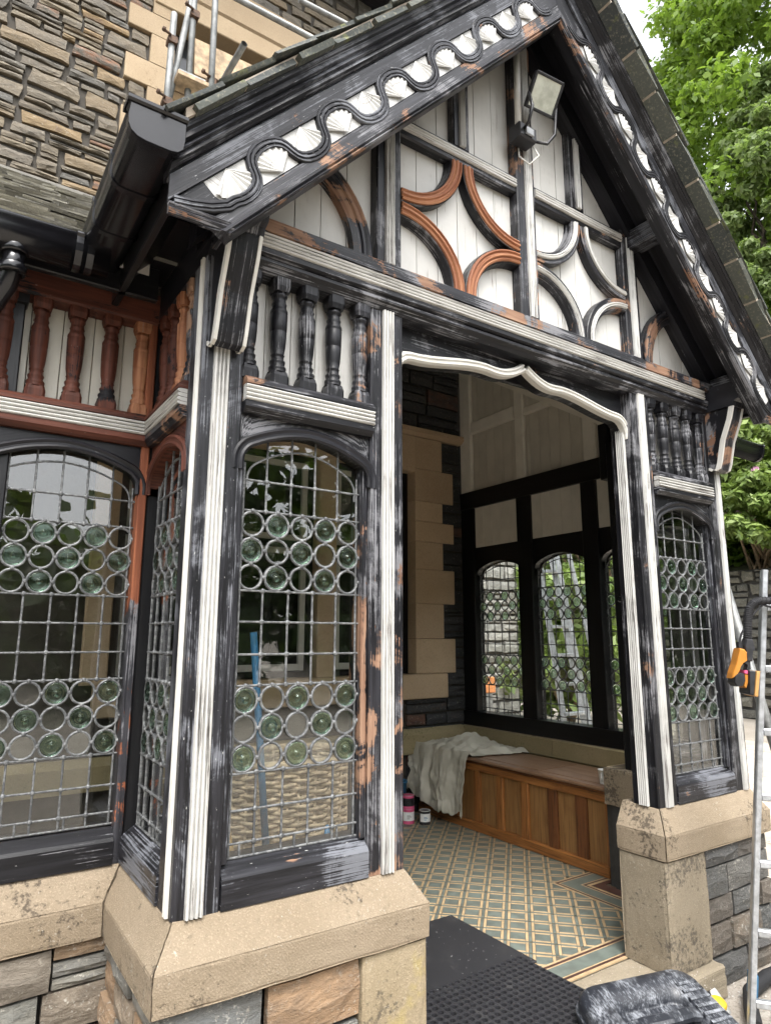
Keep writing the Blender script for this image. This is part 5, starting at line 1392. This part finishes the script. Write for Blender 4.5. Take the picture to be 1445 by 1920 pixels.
O('grip_ribs', rb, CASE, tc, kind='stuff')
bk = thing('plastic_strap', 'curved black strap end lying by the perforated mat', 'strap', (.02, -.17, .0))
O('strap', MB().sweep([[V((x, y, z))+V((dx, dy, 0)) for dx, dy in ((-.016, -.003), (.016, -.003), (.016, .003), (-.016, .003))] for x, y, z in ((-.02, -.08, .0), (-.035, -.05, .04), (-.03, -.01, .075), (.0, .03, .085), (.04, .06, .07))]), BLKP, bk)
yc = thing('tape_tin', 'white and dark tub with a yellow cap beside the tool case', 'tub', (.815, -.165, -.15), rot=(0, 0, 0))
O('tub_shell', MB().lathe([(.05, 0), (.052, .005), (.052, .03), (.001, .032)], (.035, 0, .055), V((.45, -.55, .5)), 22), WHTP, yc); O('tub_band', MB().lathe([(.0525, -.012), (.054, -.01), (.054, .004), (.0525, .006)], (.035, 0, .055), V((.45, -.55, .5)), 22), BLKP, yc)
O('cap', MB().lathe([(.034, 0), (.036, .004), (.036, .022), (.03, .028), (.001, .028)], (-.02, -.035, .075), V((-.1, -.35, .9)), 22, caps=False), YEL, yc)
O('pot', MB().lathe([(.028, 0), (.034, .07), (.034, .075)], (-.018, -.03, .0), (0, 0, 1), 18), WHTP, yc)

# hook on the inside of the opening post
hk = O('hook', MB().tube([(1.462, .675, 1.80)] + [(1.450, .675-.012-.018*math.sin(t*.5), 1.80-.018+.018*math.cos(t*.5)) for t in range(0, 9)], .003, 5), TINC, P)

# ================================================================= GARDEN
GW = thing('retaining_wall', 'old rubble retaining wall across the yard beneath the rhododendrons', 'wall', (12.3, 3.5, -.15))
def gwall():
    o = O('wall_core', MB().box(.03, .6, -9, 24, 0, 3.15, 0), MORT, GW); return o
gwall()
GRD = rubble_mat('old_wall_stone', [(0, (.10, .095, .08)), (.4, (.15, .14, .11)), (.7, (.08, .078, .065)), (1, (.10, .095, .08))], lich=.5)
_r = random.getstate(); random.seed(3)
def lay_g(u0, u1, z0, z1):
    rubble(GW, (0.03, 0, 0), (0, -1, 0), u0, u1, z0, z1, GRD, .16, .34, .25, .7, .09, .9, split=.4, gap=.02)
lay_g(-10, 3.5, 0, 3.15); random.setstate(_r)

BW = thing('yard_wall_pier', 'grey stone wall end seen through the side windows of the porch', 'wall', (4.92, 6.2, -.15))
O('wall_core', MB().box(-1.9, 1.14, .03, .5, 0, 4.3, 0), MORT, BW)
rubble(BW, (-1.9, .03, 0), (1, 0, 0), 0, 3.06, 0, 4.3, GRW, .13, .26, .22, .55, .05, .6, split=.3, gap=.012)
rubble(BW, (1.14, .03, 0), (0, 1, 0), 0, .5, 0, 4.3, GRW, .14, .26, .2, .3, .03, .6, split=.3, gap=.012)
# props seen through the middle side window
Tr = thing('trestle_ladder', 'grey aluminium step ladder standing outside beyond the porch side window', 'ladder', (3.35, 2.7, -.15))
for x0, x1, mt_ in ((-.05, -.30, ALU), (.30, .06, ALU)):
    O('stile', MB().bar((x0, .0, 0), (x1*.5, .35, 3.0), .07, .03, (0, 1, 0)), mt_, Tr); O('stile', MB().bar((x0+.10, -.28, 0), (x1*.5+.08, .18, 3.0), .05, .03, (0, 1, 0)), mt_, Tr)
for i in range(9): O('tread', MB().bar((-.06-.01*i, .02+.03*i, .3+.3*i), (.30-.025*i, .02+.03*i, .3+.3*i), .03, .08, (0, 1, 0)), ALU, Tr)
pr_ = thing('leaning_prop', 'pale round pole leaning outside past the corner of the porch', 'pole', (3.05, .35, -.15))
O('pole', MB().tube([(-.02, .02, 0), (-.15, .45, 2.3)], .035, 10), GALV, pr_)
tb2 = thing('planter_box', 'orange box on a stand beyond the side window', 'box', (4.45, 5.3, -.15)); O('box_shell', MB().box(-.12, .12, -.1, .1, .9, 1.12, .01), simple('orange_clay', (.55, .22, .08), .8), tb2); O('box_stand', MB().box(-.09, .09, -.08, .08, 0, .9, .01), GALV, tb2)
for i in range(7):
    for j in range(6):
        x0, y0 = 2.75+i*.92, .2+j*.85
        q = O('paving_flag', MB().box(x0+.006, x0+.914, y0+.006, y0+.844, -.16, -.143+random.uniform(-.002, .002), .004), FLAG, bpy.data.objects['ground'])

# ---- foliage
hl = MB(); hl.v = [(12.8, -12, 2.9), (12.8, 40, 2.9), (20, 40, 6.5), (20, -12, 6.5), (60, 40, 16), (60, -12, 16)]; hl.face((0, 3, 2, 1), ((0, 0),)*4); hl.face((3, 5, 4, 2), ((0, 0),)*4)
O('hillside', hl, simple('leaf_litter', (.06, .065, .03), .95, nscale=2, namt=.4, bump=.5), kind='structure')
def leaf_cloud(cent, n, size, rad, seed, flat=.5, aspect=1.7):
    """n leaves round each centre (m,3); rad (m,3)"""
    g = np.random.default_rng(seed); m = len(cent)
    d = g.normal(size=(m, n, 3)); d /= np.linalg.norm(d, axis=2, keepdims=True); rr = g.random((m, n, 1))**(1/2.2)
    pos = (cent[:, None, :]+d*rr*rad[:, None, :]).reshape(-1, 3); k = len(pos)
    nr = (d*.6+g.normal(size=d.shape)*.5+np.array([0, 0, flat])).reshape(-1, 3); nr /= np.linalg.norm(nr, axis=1, keepdims=True)
    t = np.cross(nr, g.normal(size=(k, 3))); t /= np.linalg.norm(t, axis=1, keepdims=True); b = np.cross(nr, t)
    s = size*g.uniform(.6, 1.3, (k, 1)); a = t*s*aspect*.5; b = b*s*.5; c = nr*s*.12
    v = np.stack([pos-a, pos+b-c*.0+c, pos+a, pos-b+c], 1).reshape(-1, 3)
    return v
def cloud_mesh(name, v):
    k = len(v)//4; me = bpy.data.meshes.new(name); me.vertices.add(len(v)); me.vertices.foreach_set('co', v.astype(np.float32).ravel())
    me.loops.add(k*4); me.loops.foreach_set('vertex_index', np.arange(k*4, dtype=np.int32)); me.polygons.add(k)
    me.polygons.foreach_set('loop_start', np.arange(0, k*4, 4, dtype=np.int32)); me.polygons.foreach_set('loop_total', np.full(k, 4, np.int32))
    me.update(calc_edges=True); return me
def limb(m_, a, b, r0, r1, seed):
    r = random.Random(seed); pts = []; a, b = V(a), V(b)
    for i in range(6): t = i/5; pts.append(a.lerp(b, t)+V((r.uniform(-1, 1), r.uniform(-1, 1), r.uniform(-.5, .5)))*.07*(b-a).length*math.sin(t*math.pi))
    m_.tube(pts, [r0+(r1-r0)*i/5 for i in range(6)], 7); return pts
def tree(name, label, loc, h, rad, n_cl, n_lf, size, seed, mat, cb=.35, group=None, lean=(0, 0)):
    r = random.Random(seed); t = thing(name, label, 'tree', loc, group); g = np.random.default_rng(seed)
    tr = MB(); limb(tr, (0, 0, -.3), (lean[0]*.5, lean[1]*.5, h*.55), .045*h*.5, .016*h*.5, seed); O('trunk', tr, BARK, t)
    cen = []; lm = MB()
    for i in range(14):
        a = r.uniform(0, 6.28); z = r.uniform(cb, .85)*h; q = rad*r.uniform(.5, .85)*math.sin(math.pi*min(1, (1.12-z/h)))**.6
        limb(lm, (lean[0]*.3, lean[1]*.3, z*.62), (q*math.cos(a)+lean[0], q*math.sin(a)+lean[1], z), .07, .02, seed+i)
    O('limbs', lm, BARK, t, kind='stuff')
    for i in range(n_cl):
        a = g.uniform(0, 6.28); zf = g.uniform(cb*.75, 1.0); prof = math.sin(math.pi*min(1, max(.04, (1.04-zf)/(1.04-cb*.55))))**.55
        q = rad*prof*g.uniform(.55, 1.05); cen.append((q*math.cos(a)+lean[0], q*math.sin(a)+lean[1], zf*h))
    cen = np.array(cen); rd = np.tile(np.array([[.85, .85, .55]])*rad*.19, (n_cl, 1))*g.uniform(.6, 1.25, (n_cl, 1))
    link('crown', cloud_mesh('crown', leaf_cloud(cen, n_lf, size, rd, seed)), mat, t)
    return t
tree('beech_tree', 'tall bright green beech tree rising directly behind the right slope of the porch roof', (16.5, 5.3, 2.5), 21.0, 4.1, 700, 190, .125, 21, LEAF, cb=.14)
tree('beech_tree', 'broad leafy tree filling the upper right corner with paler foliage', (13.9, 4.4, 2.5), 12.8, 2.0, 300, 170, .10, 22, LEAFB, cb=.42)
tree('beech_tree', 'dense green tree low beside the foot of the right bargeboard', (14.4, 6.6, 2.5), 9.0, 2.9, 400, 180, .105, 23, LEAF, cb=.10)
def shrub(label, loc, h, rad, seed, n_cl=70, fl=26):
    t = thing('rhododendron', label, 'shrub', loc); r = random.Random(seed); g = np.random.default_rng(seed)
    st_ = MB()
    for i in range(22):
        a = r.uniform(0, 6.28); q = rad*r.uniform(.4, .9); limb(st_, (r.uniform(-.3, .3), r.uniform(-.4, .4), 0), (q*math.cos(a), q*math.sin(a), h*r.uniform(.35, .85)), .035, .012, seed+i)
    O('branches', st_, TWIG, t, kind='stuff')
    cen = []
    for i in range(n_cl):
        a = g.uniform(0, 6.28); el = g.uniform(-.25, 1.0); q = rad*math.sqrt(max(.05, 1-(el*.95)**2))*g.uniform(.75, 1.05); cen.append((q*math.cos(a), q*math.sin(a), h*(.28+.72*el)))
    cen = np.array(cen); rd = np.full((n_cl, 3), .40)*g.uniform(.6, 1.2, (n_cl, 1))*np.array([[1, 1, .6]])
    link('foliage', cloud_mesh('foliage', leaf_cloud(cen, 210, .078, rd, seed, aspect=2.6)), LEAFR, t)
    for i in range(fl):
        c = cen[r.randrange(len(cen))]; d = V(c).normalized(); p = V(c)+V((r.uniform(-.35, .35), r.uniform(-.35, .35), r.uniform(.1, .35)))
        f = MB()
        for k in range(9):
            dd = V((r.gauss(0, 1), r.gauss(0, 1), abs(r.gauss(.3, .8)))).normalized(); q = p+dd*.07; a = dd.orthogonal().normalized()*.045; b = dd.cross(a)
            base = len(f.v); f.v += [tuple(q-dd*.03), tuple(q+a), tuple(q+b), tuple(q-a), tuple(q-b)]
            for e in range(4): f.face((base, base+1+e, base+1+(e+1) % 4), ((0, 0),)*3, True)
        link('flower_truss', f.mesh('truss', False), PINKF, t)
    return t
shrub('pink flowered rhododendron on the wall just right of the corner bracket', (12.9, 5.2, 2.9), 3.6, 2.0, 41, 190, 44)
shrub('rhododendron bush seen through the porch side window', (12.9, 9.2, 2.4), 4.0, 2.4, 42, 110, 16)
shrub('rhododendron at the right edge above the ladder top', (12.7, 1.4, 2.2), 3.8, 2.2, 43, 130, 22)
lowc = thing('laurel_bush', 'green bush growing in front of the wall beyond the window props', 'shrub', (7.5, 6.4, -.15)); g_ = np.random.default_rng(9)
link('foliage', cloud_mesh('foliage', leaf_cloud(np.stack([g_.normal(0, .8, 80), g_.normal(0, .9, 80), g_.uniform(.4, 2.7, 80)], 1), 80, .11, np.full((80, 3), .4), 9, aspect=2.2)), LEAFR, lowc)
tw_ = MB(); [limb(tw_, (0, 0, 0), (math.cos(i)*.9, math.sin(i)*.9, 2.0), .04, .012, 90+i) for i in range(9)]; O('branches', tw_, TWIG, lowc, kind='stuff')
# wood behind the viewer, seen only in the window glass
cn = []
for i in range(540):
    a = g_.uniform(math.radians(92), math.radians(290)); d = g_.uniform(15, 22); cn.append((math.sin(a)*d, math.cos(a)*d, g_.uniform(.3, 9.5 if a < math.radians(166) else ((3.2 if i % 4 else 4.4) if a < math.radians(195) else 5.5))))
wv_ = leaf_cloud(np.array(cn), 55, .55, np.full((540, 3), 1.7), 77)
link('woodland', cloud_mesh('woodland', wv_), LEAFW, None, kind='stuff', label='mass of woodland foliage reflected in the window glass', cat='woodland')
